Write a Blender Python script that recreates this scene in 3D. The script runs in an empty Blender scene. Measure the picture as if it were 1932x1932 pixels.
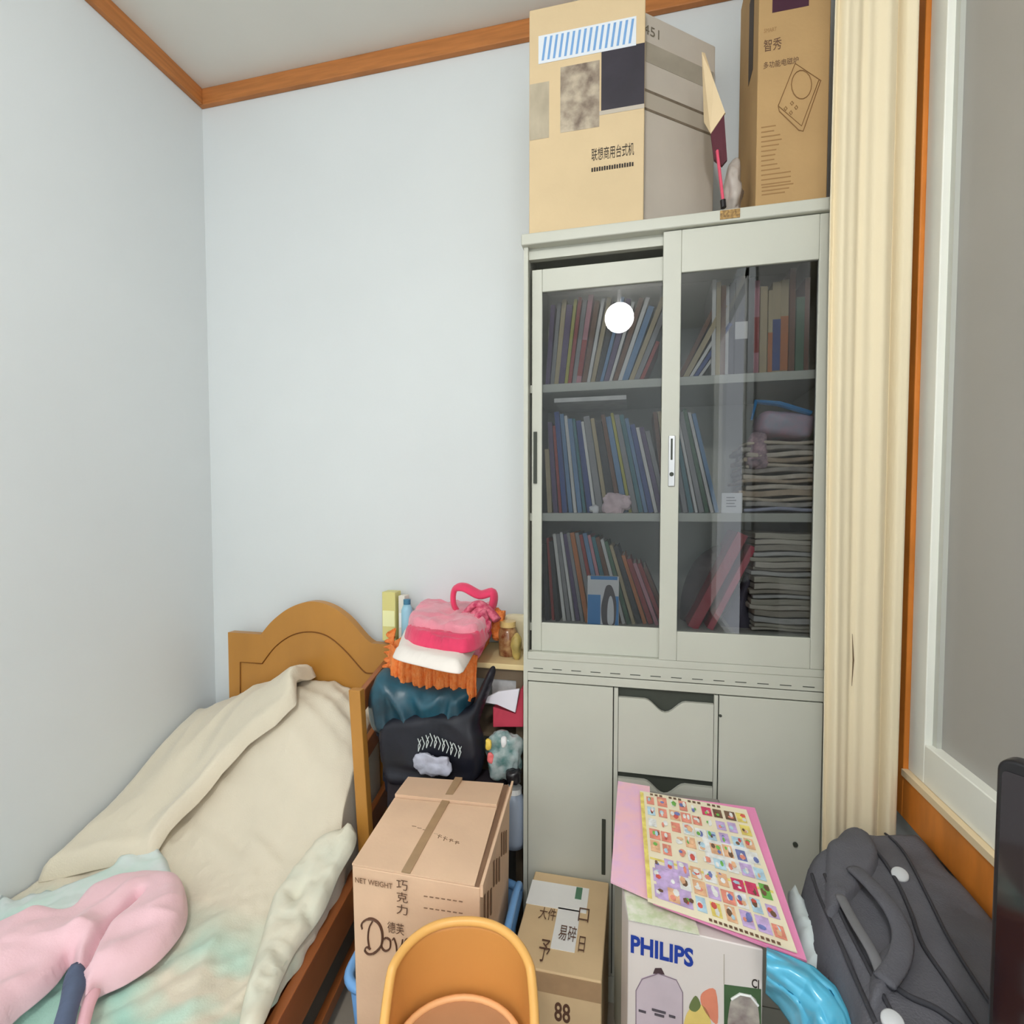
import bpy, bmesh, math, random
from mathutils import Vector, Matrix, noise
rnd = random.Random(7)
scene = bpy.context.scene
COL = scene.collection

# ------------------------------------------------------------------ camera, world, lights, exposure
EYE = 1.42
YAW = math.radians(13.2)
PIT = math.radians(2.3)
CYP = 1005.0
cam_data = bpy.data.cameras.new('camera')
cam = bpy.data.objects.new('camera', cam_data)
COL.objects.link(cam)
cam.location = (0, 0, EYE)
cam.rotation_euler = (math.pi / 2 - PIT, 0, YAW)
cam_data.sensor_width = 36
cam_data.lens = 1000.0 / 1932 * 36
cam_data.shift_y = (CYP - 966) / 1932
cam_data.clip_start = 0.02
scene.camera = cam

w = bpy.data.worlds.new('world'); scene.world = w
w.use_nodes = True
w.node_tree.nodes['Background'].inputs[0].default_value = (0.75, 0.85, 1, 1)
w.node_tree.nodes['Background'].inputs[1].default_value = 0.6
scene.view_settings.view_transform = 'Standard'
scene.view_settings.look = 'None'
scene.view_settings.gamma = 1
scene.view_settings.use_curve_mapping = False
scene.view_settings.exposure = 0.84

def light(name, typ, loc, power, size, rot=(0, 0, 0), color=(1, 1, 1), size_y=None):
    l = bpy.data.lights.new(name, typ); o = bpy.data.objects.new(name, l); COL.objects.link(o)
    o.location = loc; o.rotation_euler = rot; l.energy = power; l.color = color
    if typ == 'AREA':
        l.size = size
        if size_y: l.shape = 'RECTANGLE'; l.size_y = size_y
    else:
        l.shadow_soft_size = size
    return o
# ceiling lamp behind the camera, plus an added soft fill from an unseen opening in the right wall
LAMP = (-0.13, -0.80, 2.78)
lamp_light = light('lamp_light', 'POINT', (LAMP[0], LAMP[1], LAMP[2]), 27, 0.10, color=(1, 0.99, 0.965))
fill_area = light('added_fill_light', 'AREA', (.66, -1.3, 1.75), 17, 1.5, rot=(0, math.pi / 2, 0), color=(0.95, 0.98, 1), size_y=1.3)

# ------------------------------------------------------------------ pixel helpers (photo pixel + a real plane -> point)
_f = Vector((-math.sin(YAW) * math.cos(PIT), math.cos(YAW) * math.cos(PIT), -math.sin(PIT)))
_r = Vector((math.cos(YAW), math.sin(YAW), 0))
_u = Vector((-math.sin(YAW) * math.sin(PIT), math.cos(YAW) * math.sin(PIT), math.cos(PIT)))
CAM = Vector((0, 0, EYE))
def ray(u, v): return _f + _r * ((u - 966) / 1000) + _u * ((CYP - v) / 1000)
def atY(u, v, Y): d = ray(u, v); return CAM + d * (Y / d.y)
def atX(u, v, X): d = ray(u, v); return CAM + d * (X / d.x)
def atZ(u, v, Z): d = ray(u, v); return CAM + d * ((Z - EYE) / d.z)
def X_(u, Y, v=965): return atY(u, v, Y).x
def Z_(u, v, Y): return atY(u, v, Y).z

# ------------------------------------------------------------------ materials
def lin(c): c /= 255; return c / 12.92 if c <= .04045 else ((c + .055) / 1.055) ** 2.4
def rgb(r, g, b, k=1.0): return tuple(min(.93, lin(x) * k) for x in (r, g, b)) + (1,)
MATS = {}
def mat(name, c, rough=.6, var=.0, scale=8, bump=0, bscale=60, metal=0, stretch=(1, 1, 1), spec=.4, c2=None, sheen=0, detail=4):
    if name in MATS: return MATS[name]
    m = bpy.data.materials.new(name); m.use_nodes = True
    nt = m.node_tree; b = nt.nodes['Principled BSDF']
    b.inputs['Roughness'].default_value = rough
    b.inputs['Metallic'].default_value = metal
    b.inputs['Specular IOR Level'].default_value = spec
    if sheen: b.inputs['Sheen Weight'].default_value = sheen
    tc = nt.nodes.new('ShaderNodeTexCoord'); mp = nt.nodes.new('ShaderNodeMapping')
    mp.inputs['Scale'].default_value = stretch
    nt.links.new(tc.outputs['Object'], mp.inputs[0])
    n = nt.nodes.new('ShaderNodeTexNoise'); n.inputs['Scale'].default_value = scale; n.inputs['Detail'].default_value = detail
    nt.links.new(mp.outputs[0], n.inputs['Vector'])
    cr = nt.nodes.new('ShaderNodeValToRGB'); cr.color_ramp.elements[0].position = .32; cr.color_ramp.elements[1].position = .68
    ca = tuple(x * (1 - var) for x in c[:3]) + (1,)
    cb = c2 if c2 else tuple(min(.95, x * (1 + var * .6)) for x in c[:3]) + (1,)
    cr.color_ramp.elements[0].color = ca if not c2 else c; cr.color_ramp.elements[1].color = cb
    nt.links.new(n.outputs[0], cr.inputs[0]); nt.links.new(cr.outputs[0], b.inputs['Base Color'])
    if bump:
        n2 = nt.nodes.new('ShaderNodeTexNoise'); n2.inputs['Scale'].default_value = bscale; n2.inputs['Detail'].default_value = 3
        nt.links.new(mp.outputs[0], n2.inputs['Vector'])
        bp = nt.nodes.new('ShaderNodeBump'); bp.inputs['Strength'].default_value = bump; bp.inputs['Distance'].default_value = .004
        nt.links.new(n2.outputs[0], bp.inputs['Height']); nt.links.new(bp.outputs[0], b.inputs['Normal'])
    MATS[name] = m
    return m
def thin_glass(name, tint, gloss, rough=.0, alpha=.0, body=(.8, .8, .8, 1)):
    m = bpy.data.materials.new(name); m.use_nodes = True; nt = m.node_tree; nt.nodes.clear()
    out = nt.nodes.new('ShaderNodeOutputMaterial'); tr = nt.nodes.new('ShaderNodeBsdfTransparent'); tr.inputs[0].default_value = tint
    gl = nt.nodes.new('ShaderNodeBsdfGlossy'); gl.inputs['Roughness'].default_value = rough
    mx = nt.nodes.new('ShaderNodeMixShader'); fr = nt.nodes.new('ShaderNodeFresnel'); fr.inputs[0].default_value = gloss
    nt.links.new(fr.outputs[0], mx.inputs[0]); nt.links.new(tr.outputs[0], mx.inputs[1]); nt.links.new(gl.outputs[0], mx.inputs[2])
    last = mx
    if alpha:
        df = nt.nodes.new('ShaderNodeBsdfDiffuse'); df.inputs[0].default_value = body
        m2 = nt.nodes.new('ShaderNodeMixShader'); m2.inputs[0].default_value = alpha
        nt.links.new(mx.outputs[0], m2.inputs[1]); nt.links.new(df.outputs[0], m2.inputs[2]); last = m2
    nt.links.new(last.outputs[0], out.inputs[0]); MATS[name] = m
    return m
def emis(name, c, s):
    m = bpy.data.materials.new(name); m.use_nodes = True; b = m.node_tree.nodes['Principled BSDF']
    b.inputs['Emission Color'].default_value = c; b.inputs['Emission Strength'].default_value = s; MATS[name] = m
    return m

wall_m = mat('wall_paint', rgb(222, 227, 228), .75, .03, 1.3, .05, 90)
ceil_m = mat('ceiling_paint', rgb(228, 226, 218), .8, .03, 2)
floor_m = mat('floor_tile', rgb(170, 160, 145), .5, .15, 5)
trim_m = mat('crown_wood', rgb(190, 122, 66), .45, .18, 6, .1, 40, stretch=(1, 1, 12))
case_m = mat('casing_wood', rgb(222, 134, 52), .4, .2, 9, stretch=(2, 2, .6))
sash_m = mat('sash_white', rgb(246, 247, 238), .4, .03, 4)
frost_m = mat('frosted_glass', rgb(170, 168, 164), .32, .06, 2.2, .03, 12, spec=.5)
steel_m = mat('cabinet_steel', rgb(198, 199, 187), .42, .035, 5, spec=.4)
steel_d = mat('cabinet_inner', rgb(150, 152, 144), .5, .05, 5)
slot_m = mat('dark_slot', rgb(62, 66, 58), .6)
glass_m = thin_glass('cabinet_glass', (.74, .75, .76, 1), 1.45)
card_m = mat('cardboard_light', rgb(218, 194, 154), .75, .05, 7, .08, 120)
card2_m = mat('cardboard_brown', rgb(186, 152, 104), .75, .06, 7, .08, 120)
card3_m = mat('cardboard_pink', rgb(232, 196, 164), .78, .07, 7, .1, 120)
card3d_m = mat('cardboard_edge', rgb(140, 108, 84), .8, .1, 20)
card4_m = mat('cardboard_small', rgb(222, 194, 152), .75, .06, 9, .08, 120)
print_m = mat('print_brown', rgb(96, 66, 50), .7)
print_k = mat('print_black', rgb(50, 42, 38), .7)
print_l = mat('print_light_brown', rgb(158, 122, 78), .75)
tape_m = mat('tape_brown', rgb(178, 146, 110), .35, .08, 30, spec=.6)
white_m = mat('paper_white', rgb(240, 240, 238), .6, .03, 10)
gold_m = mat('nameplate_gold', rgb(190, 150, 80), .4, .35, 160, c2=rgb(110, 80, 40))
metal_m = mat('metal_grey', rgb(190, 190, 190), .3, metal=.8)
black_m = mat('plastic_black', rgb(28, 26, 30), .3, spec=.5)

# ------------------------------------------------------------------ mesh builder
class MB:
    def __init__(s): s.v = []; s.f = []; s.mi = []
    def add(s, verts, faces, mi=0):
        o = len(s.v); s.v += [Vector(p) for p in verts]; s.f += [tuple(i + o for i in f) for f in faces]; s.mi += [mi] * len(faces); return s
    def hexa(s, p, mi=0):   # p: bottom 4 then top 4
        return s.add(p, [(3, 2, 1, 0), (4, 5, 6, 7), (0, 1, 5, 4), (1, 2, 6, 5), (2, 3, 7, 6), (3, 0, 4, 7)], mi)
    def box(s, a, b, M=None, mi=0):
        x0, y0, z0 = a; x1, y1, z1 = b
        p = [Vector(q) for q in ((x0, y0, z0), (x1, y0, z0), (x1, y1, z0), (x0, y1, z0), (x0, y0, z1), (x1, y0, z1), (x1, y1, z1), (x0, y1, z1))]
        if M is not None: p = [M @ q for q in p]
        return s.hexa(p, mi)
    def prism(s, poly, ext, mi=0):
        n = len(poly); ext = Vector(ext); a = [Vector(p) for p in poly]; b = [p + ext for p in a]
        return s.add(a + b, [tuple(range(n))[::-1], tuple(range(n, 2 * n))] + [(i, (i + 1) % n, n + (i + 1) % n, n + i) for i in range(n)], mi)
    def tube(s, path, r, n=8, mi=0, closed=False, flat=1.0, up=None):
        path = [Vector(p) for p in path]; m = len(path); vs = []; prev = None
        for i, p in enumerate(path):
            if closed: t = path[(i + 1) % m] - path[i - 1]
            else: t = path[min(i + 1, m - 1)] - path[max(i - 1, 0)]
            t.normalize()
            if prev is None:
                h = Vector(up) if up else (Vector((0, 0, 1)) if abs(t.z) < .9 else Vector((1, 0, 0)))
                a = t.cross(h).normalized()
            else: a = (prev - t * prev.dot(t)).normalized()
            prev = a; b = t.cross(a); rr = r[i] if isinstance(r, (list, tuple)) else r
            vs += [p + a * math.cos(k * 2 * math.pi / n) * rr + b * math.sin(k * 2 * math.pi / n) * rr * flat for k in range(n)]
        fs = []
        for i in range(m if closed else m - 1):
            j = (i + 1) % m
            for k in range(n): fs.append((i * n + k, i * n + (k + 1) % n, j * n + (k + 1) % n, j * n + k))
        if not closed: fs += [tuple(range(n))[::-1], tuple(range((m - 1) * n, m * n))]
        return s.add(vs, fs, mi)
    def lathe(s, c, prof, n=20, mi=0):   # prof: (r, z)
        c = Vector(c); vs = []
        for r, z in prof: vs += [c + Vector((r * math.cos(k * 2 * math.pi / n), r * math.sin(k * 2 * math.pi / n), z)) for k in range(n)]
        fs = []
        for i in range(len(prof) - 1):
            for k in range(n): fs.append((i * n + k, i * n + (k + 1) % n, (i + 1) * n + (k + 1) % n, (i + 1) * n + k))
        fs += [tuple(range(n))[::-1], tuple(range((len(prof) - 1) * n, len(prof) * n))]
        return s.add(vs, fs, mi)
    def grid(s, fn, nu, nv, mi=0):
        vs = [fn(i / nu, j / nv) for j in range(nv + 1) for i in range(nu + 1)]
        fs = [(j * (nu + 1) + i, j * (nu + 1) + i + 1, (j + 1) * (nu + 1) + i + 1, (j + 1) * (nu + 1) + i) for j in range(nv) for i in range(nu)]
        return s.add(vs, fs, mi)
    def build(s, name, mats, parent=None, smooth=False, bevel=0, solid=0, sub=0, label=None, seg=2, solid_off=-1):
        me = bpy.data.meshes.new(name); me.from_pydata([tuple(v) for v in s.v], [], s.f); me.update()
        if not isinstance(mats, (list, tuple)): mats = [mats]
        for m in mats: me.materials.append(m)
        for p, i in zip(me.polygons, s.mi): p.material_index = i
        bm = bmesh.new(); bm.from_mesh(me)
        if not solid: bmesh.ops.recalc_face_normals(bm, faces=bm.faces)
        bm.to_mesh(me); bm.free()
        if smooth: me.polygons.foreach_set('use_smooth', [True] * len(me.polygons))
        o = bpy.data.objects.new(name, me); COL.objects.link(o)
        if parent is not None:
            o.parent = parent; o.matrix_parent_inverse = root_matrix(parent).inverted()
        if solid:
            md = o.modifiers.new('solid', 'SOLIDIFY'); md.thickness = solid; md.offset = solid_off
        if bevel:
            md = o.modifiers.new('bevel', 'BEVEL'); md.width = bevel; md.segments = seg; md.limit_method = 'ANGLE'; md.angle_limit = .7
            for pl in me.polygons: pl.use_smooth = True
            md.harden_normals = False
            md2 = o.modifiers.new('wn', 'WEIGHTED_NORMAL')
        if sub:
            md = o.modifiers.new('sub', 'SUBSURF'); md.levels = sub; md.render_levels = sub
        if label: o['label'] = label
        return o
def root_matrix(o):
    m = o.matrix_basis.copy()
    if o.parent is not None: m = root_matrix(o.parent) @ o.matrix_parent_inverse @ m
    return m
def thing(name, label, cat, loc=(0, 0, 0), group=None):
    o = bpy.data.objects.new(name, None); COL.objects.link(o); o.empty_display_size = .05
    o.location = loc; o['label'] = label; o['category'] = cat
    if group: o['group'] = group
    return o
def tag(o, label, cat, group=None, kind=None):
    o['label'] = label; o['category'] = cat
    if group: o['group'] = group
    if kind: o['kind'] = kind
    return o
def struct(o): o['kind'] = 'structure'; return o
def frame_m(o, x, y, z):   # matrix from origin and axes
    m = Matrix.Identity(4)
    for i, a in enumerate((x, y, z)):
        for k in range(3): m[k][i] = a[k]
    m.translation = o; return m
def text(name, s, origin, xdir, ydir, width, height, m, parent, lift=.0006, spacing=1.0, label=None, bold=0):
    if any(ord(c) > 255 for c in s): bold = 0
    cu = bpy.data.curves.new('tmp', 'FONT'); cu.body = s; cu.space_character = spacing; cu.resolution_u = 3
    cu.extrude = 0; cu.offset = bold
    o = bpy.data.objects.new('tmp', cu); COL.objects.link(o)
    dg = bpy.context.evaluated_depsgraph_get(); me = bpy.data.meshes.new_from_object(o.evaluated_get(dg))
    bpy.data.objects.remove(o); bpy.data.curves.remove(cu)
    if not me.vertices: return None
    xs = [v.co.x for v in me.vertices]; ys = [v.co.y for v in me.vertices]
    x0, x1, y0, y1 = min(xs), max(xs), min(ys), max(ys)
    X = Vector(xdir).normalized(); Yv = Vector(ydir).normalized(); N = X.cross(Yv).normalized()
    O = Vector(origin)
    for v in me.vertices:
        v.co = O + X * ((v.co.x - x0) / (x1 - x0) * width) + Yv * ((v.co.y - y0) / max(1e-6, y1 - y0) * height) + N * lift
    me.materials.clear(); me.materials.append(m)
    for p in me.polygons: p.material_index = 0
    me.name = name; t = bpy.data.objects.new(name, me); COL.objects.link(t)
    t.parent = parent; t.matrix_parent_inverse = root_matrix(parent).inverted()
    if label: t['label'] = label
    return t
def sticker(mb, O, X, Y, x0, y0, x1, y1, lift=.0006, mi=0, th=.0004):
    X = Vector(X); Y = Vector(Y); N = X.cross(Y).normalized(); O = Vector(O)
    p = [O + X * a + Y * b for a, b in ((x0, y0), (x1, y0), (x1, y1), (x0, y1))]
    mb.hexa([q + N * (lift - th) for q in p] + [q + N * lift for q in p], mi)
def fbm(p, s, o=3):
    a = 0; k = 1
    for i in range(o): a += noise.noise(Vector(p) * s) * k; s *= 2.1; k *= .5
    return a
def sm(a, b, x): t = max(0, min(1, (x - a) / (b - a))); return t * t * (3 - 2 * t)

# soft cloth lying on a surface: outline polygon in plan, domed top
def crease(p, sc, w1=1.0):
    q = Vector(p) * sc; q = q + Vector((noise.noise(q * .7), noise.noise(q * .7 + Vector((5, 1, 2))), 0)) * w1
    return 1 - 2.2 * abs(noise.noise(q))
def inpoly(x, y, P):
    c = False; j = len(P) - 1
    for i in range(len(P)):
        if (P[i][1] > y) != (P[j][1] > y) and x < (P[j][0] - P[i][0]) * (y - P[i][1]) / (P[j][1] - P[i][1]) + P[i][0]: c = not c
        j = i
    return c
def pdist(x, y, P):
    d = 9
    for i in range(len(P)):
        ax, ay = P[i - 1]; bx, by = P[i]; dx, dy = bx - ax, by - ay; L = dx * dx + dy * dy
        t = max(0, min(1, ((x - ax) * dx + (y - ay) * dy) / L)) if L else 0
        d = min(d, math.hypot(x - ax - t * dx, y - ay - t * dy))
    return d
def spline(P, n=5, closed=True):
    out = []; m = len(P)
    for i in range(m if closed else m - 1):
        p0, p1, p2, p3 = (P[(i - 1) % m], P[i], P[(i + 1) % m], P[(i + 2) % m]) if closed else (P[max(i - 1, 0)], P[i], P[i + 1], P[min(i + 2, m - 1)])
        for k in range(n):
            t = k / n
            out.append(tuple(.5 * ((2 * p1[c]) + (-p0[c] + p2[c]) * t + (2 * p0[c] - 5 * p1[c] + 4 * p2[c] - p3[c]) * t * t + (-p0[c] + 3 * p1[c] - 3 * p2[c] + p3[c]) * t ** 3) for c in range(len(p1))))
    if not closed: out.append(tuple(P[-1]))
    return out
def soft(P2, base, height, rnd_w, fold, step=.012, smooth_outline=True):
    """P2 plan polygon [(x,y)], base(x,y)->z below, height of dome, rnd_w edge rounding width, fold(x,y)->extra"""
    P = spline(P2, 6) if smooth_outline else P2
    mb = MB(); xs = [p[0] for p in P]; ys = [p[1] for p in P]
    nx = int((max(xs) - min(xs)) / step) + 2; ny = int((max(ys) - min(ys)) / step) + 2
    x0 = min(xs) - step / 2; y0 = min(ys) - step / 2; idx = {}; V = []; F = []
    def vert(i, j):
        if (i, j) in idx: return idx[(i, j)]
        x = x0 + i * step; y = y0 + j * step; d = pdist(x, y, P); ins = inpoly(x, y, P)
        if not ins:   # snap to outline
            best = None; bd = 9
            for k in range(len(P)):
                ax, ay = P[k - 1]; bx, by = P[k]; dx, dy = bx - ax, by - ay; L = dx * dx + dy * dy
                t = max(0, min(1, ((x - ax) * dx + (y - ay) * dy) / L)) if L else 0
                q = (ax + t * dx, ay + t * dy); dd = math.hypot(x - q[0], y - q[1])
                if dd < bd: bd = dd; best = q
            x, y = best; d = 0
        r = min(1, d / rnd_w); h = math.sqrt(max(0, 1 - (1 - r) ** 2))
        V.append(Vector((x, y, base(x, y) + h * (height + fold(x, y))))); idx[(i, j)] = len(V) - 1
        return idx[(i, j)]
    for i in range(nx):
        for j in range(ny):
            cx = x0 + (i + .5) * step; cy = y0 + (j + .5) * step
            if inpoly(cx, cy, P): F.append((vert(i, j), vert(i + 1, j), vert(i + 1, j + 1), vert(i, j + 1)))
    ed = {}
    for f in F:
        for a_, b_ in zip(f, f[1:] + f[:1]): ed[(a_, b_)] = 1
    bd_ = {a_ for (a_, b_) in ed if (b_, a_) not in ed} | {b_ for (a_, b_) in ed if (b_, a_) not in ed}
    for vi in bd_:
        x, y = V[vi].x, V[vi].y; best = (x, y); bdm = 9
        for k in range(len(P)):
            ax, ay = P[k - 1]; bx, by = P[k]; dx, dy = bx - ax, by - ay; L = dx * dx + dy * dy
            t = max(0, min(1, ((x - ax) * dx + (y - ay) * dy) / L)) if L else 0
            q = (ax + t * dx, ay + t * dy); dd = math.hypot(x - q[0], y - q[1])
            if dd < bdm: bdm = dd; best = q
        V[vi] = Vector((best[0], best[1], base(*best)))
    # underside
    n = len(V); B = [Vector((v.x, v.y, base(v.x, v.y) - .003)) for v in V]
    edge = {}
    for f in F:
        for a, b in zip(f, f[1:] + f[:1]):
            edge[(a, b)] = 1
    S = [(b, a, a + n, b + n) for (a, b) in edge if (b, a) not in edge]
    mb.add(V + B, F + [tuple(k + n for k in f[::-1]) for f in F] + S)
    return mb
def lump(c, size, amp=.02, sc=8, e=.55, nu=40, nv=24, seed=0, M=None, folds=None):
    """rounded, wrinkled bundle (superellipsoid with noise)"""
    mb = MB(); c = Vector(c); sx, sy, sz = size
    def sp(x, p): return math.copysign(abs(x) ** p, x)
    vs = []
    for j in range(nv + 1):
        ph = -math.pi / 2 + math.pi * j / nv
        for i in range(nu):
            th = 2 * math.pi * i / nu
            p = Vector((sp(math.cos(ph), e) * sp(math.cos(th), e) * sx, sp(math.cos(ph), e) * sp(math.sin(th), e) * sy, sp(math.sin(ph), e) * sz))
            q = p.normalized() if p.length > 0 else Vector((0, 0, 1))
            d = fbm(p + Vector((seed, seed * 2.3, 0)), sc, 3) * amp
            if folds: d += folds(p)
            p = p + q * d
            if M is not None: p = M @ p
            vs.append(c + p)
    fs = [(j * nu + i, j * nu + (i + 1) % nu, (j + 1) * nu + (i + 1) % nu, (j + 1) * nu + i) for j in range(nv) for i in range(nu)]
    mb.add(vs, fs); return mb

# ------------------------------------------------------------------ room
D = 1.504            # cabinet front
YB = 1.868; XL = -1.726; XR = .67; YF = -2.2; HC = atY(398, 163, 1.846).z
m = MB(); m.box((XL - .1, YF - .1, -.1), (XR + .1, YB + .1, 0)); struct(m.build('floor', floor_m))
m = MB(); m.box((XL - .1, YF - .1, HC), (XR + .1, YB + .1, HC + .1)); struct(m.build('ceiling', ceil_m))
m = MB(); m.box((XL - .1, YB, 0), (XR + .1, YB + .1, HC)); struct(m.build('wall_back', wall_m))
m = MB()
wy0, wy1, wz0, wz1 = -2.05, -.6, .45, 2.95  # bounds of the unseen opening added for the fill light
m.box((XL - .1, YF, 0), (XL, YB, HC))
struct(m.build('wall_left', wall_m))
fill_area.location = (XR + .03, (wy0 + wy1) / 2, (wz0 + wz1) / 2); fill_area.data.size = wz1 - wz0; fill_area.data.size_y = wy1 - wy0
m = MB(); m.box((XL - .1, YF - .1, 0), (XR + .1, YF, HC)); struct(m.build('wall_front', wall_m))
# right wall with window opening
c1 = atX(1723, 1461, XR)     # outer lower far corner of the white window
WY1 = c1.y; WZ0 = c1.z; WY0 = -.4; WZ1 = 2.95
m = MB()
m.box((XR, WY1, 0), (XR + .1, YB, HC)); m.box((XR, YF, 0), (XR + .1, wy0, HC)); m.box((XR, wy1, 0), (XR + .1, WY0, HC)); m.box((XR, wy0, 0), (XR + .1, wy1, wz0)); m.box((XR, wy0, wz1), (XR + .1, wy1, HC)); m.box((XR, WY0, 0), (XR + .1, WY1, WZ0)); m.box((XR, WY0, WZ1), (XR + .1, WY1, HC))
struct(m.build('wall_right', wall_m))
# crown trims
m = MB(); zt0 = Z_(415, 200, YB) ; m.box((XL, YB - .022, zt0), (XR, YB, HC)); struct(m.build('trim_1', trim_m, bevel=.003))
m = MB(); m.box((XL, YF, zt0), (XL + .022, YB - .022, HC)); struct(m.build('trim_2', trim_m, bevel=.003))
# window casing, sash, pane
wn = bpy.data.objects.new('window_1', None); COL.objects.link(wn); struct(wn)
cw = .052
m = MB(); m.box((XR - .022, WY1, WZ0 - .11), (XR + .0, WY1 + cw, WZ1 + .05)); m.build('side_casing', case_m, wn, bevel=.003)
m = MB(); m.box((XR - .022, WY0, WZ0 - .11), (XR + .0, WY1, WZ0)); m.build('sill_casing', case_m, wn, bevel=.003)
m = MB(); m.box((XR - .026, WY0, WZ0 - .004), (XR - .004, WY1, WZ0 + .012)); m.build('sill_bead', mat('bead_cream', rgb(236, 214, 176), .5), wn)
sw = .072
m = MB(); m.box((XR - .012, WY1 - sw, WZ0 + .012), (XR + .03, WY1, WZ1)); m.build('sash_stile', sash_m, wn, bevel=.003)
m = MB(); m.box((XR - .012, WY0, WZ0 + .012), (XR + .03, WY1 - sw, WZ0 + .105)); m.build('sash_rail', sash_m, wn, bevel=.003)
m = MB(); m.box((XR + .004, WY1 - sw - .018, WZ0 + .10), (XR + .03, WY1 - sw, WZ1)); m.build('glazing_bead', mat('bead_grey', rgb(196, 198, 190), .5), wn)
m = MB(); m.box((XR + .014, WY0, WZ0 + .10), (XR + .022, WY1 - sw, WZ1)); m.build('pane', frost_m, wn)
# fill_opening: unseen opening added for the fill light, right wall behind the camera
fill_op = bpy.data.objects.new('fill_opening', None); COL.objects.link(fill_op); struct(fill_op)
m = MB()
for a, b in (((XR - .01, wy0, wz0), (XR + .06, wy0 + .06, wz1)), ((XR - .01, wy1 - .06, wz0), (XR + .06, wy1, wz1)), ((XR - .01, wy0, wz0), (XR + .06, wy1, wz0 + .06)), ((XR - .01, wy0, wz1 - .06), (XR + .06, wy1, wz1))): m.box(a, b)
m.build('fill_opening_frame', sash_m, fill_op)
# ceiling lamp
t = thing('ceiling_lamp', 'round white glowing ceiling lamp reflected in the left cabinet glass', 'lamp', (LAMP[0], LAMP[1], HC))
m = MB(); m.lathe((LAMP[0], LAMP[1], 0), [(.07, HC - .03), (.08, HC)], 24); m.build('base', white_m, t)
m = MB(); m.tube([(LAMP[0], LAMP[1], HC - .03), (LAMP[0], LAMP[1], LAMP[2] + .1)], .012); m.build('stem', white_m, t)
m = MB(); m.lathe((LAMP[0], LAMP[1], LAMP[2]), [(.02, .08), (.05, .06), (.066, .03), (.070, -.01), (.058, -.038), (.03, -.052), (.005, -.057)], 28)
bulb = m.build('globe', emis('lamp_glow', (.95, .95, 1, 1), 26), t, smooth=True)
bulb.visible_shadow = False
lamp_light.location = LAMP

exec_order = []
# ------------------------------------------------------------------ steel bookcase
CX0 = X_(988, D); CX1 = .49
CT = Z_(1277, 433, D)          # underside of the lid
zmid = Z_(1000, 1262, D)
zmidR = Z_(1553, 1302, D)
zmid = (zmid + zmidR) / 2
cab = thing('steel_bookcase', 'tall grey steel bookcase with sliding glass doors and drawers, beside the curtain', 'cabinet', ((CX0 + CX1) / 2, D + .17, 0))
CB = YB - .004
T = .012
lidz = CT + .032
m = MB()
m.box((CX0, D, 0), (CX0 + T, CB, CT)); m.box((CX1 - T, D, 0), (CX1, CB, CT))
m.box((CX0 + T, CB - .006, 0), (CX1 - T, CB, CT))
m.box((CX0 + T, D, zmid - .006), (CX1 - T, CB - .006, zmid + .03))
m.build('carcass', steel_m, cab)
m = MB(); m.box((CX0 - .006, D - .012, CT), (CX1 + .004, CB, lidz)); m.build('top_panel', steel_m, cab, bevel=.004)
zs = [Z_(1135, 733, D + .02), Z_(1135, 984, D + .02), Z_(1280, 1205, D + .03)]   # shelf bottoms
shelf_top = []
for z in zs:
    m = MB(); m.box((CX0 + T, D + .035, z), (CX1 - T, CB - .006, z + .024)); m.build('shelf', steel_m, cab, bevel=.002); shelf_top.append(z + .024)
# door rails of the carcass
dz0 = Z_(1277, 1247, D); dz1 = CT
m = MB(); m.box((CX0 + T, D, zmid + .03), (CX1 - T, D + .03, dz0)); m.build('bottom_rail', steel_m, cab, bevel=.002)
m = MB(); m.box((CX0 + T, D + .016, dz1 - .03), (CX1 - T, D + .034, dz1)); m.build('top_rail', steel_m, cab)
def sliding(nm, u0, u1, gu0, gu1, gv_top, gv_bot, Y, ztop, label=None):
    x0, x1 = X_(u0, Y), X_(u1, Y); g0, g1 = X_(gu0, Y), X_(gu1, Y)
    um = (gu0 + gu1) / 2; gz1 = Z_(um, gv_top, Y); gz0 = Z_(um, gv_bot, Y)
    fr = MB(); th = .014
    fr.box((x0, Y, dz0), (g0, Y + th, ztop)); fr.box((g1, Y, dz0), (x1, Y + th, ztop))
    fr.box((g0, Y, dz0), (g1, Y + th, gz0)); fr.box((g0, Y, gz1), (g1, Y + th, ztop))
    d = fr.build(nm, steel_m, cab, bevel=.002, label=label)
    p = MB(); p.box((g0 - .002, Y + .005, gz0 - .002), (g1 + .002, Y + .008, gz1 + .002)); p.build('glass_pane', glass_m, d)
    return d, (x0, x1, g0, g1, gz0, gz1)
dl, gl_ = sliding('sliding_door', 1003, 1262, 1022, 1250, 540, 1180, D + .018, Z_(1125, 497, D + .018))
dr, gr_ = sliding('sliding_door', 1246, 1562, 1280, 1535, 502, 1198, D - .001, CT - .002)
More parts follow.
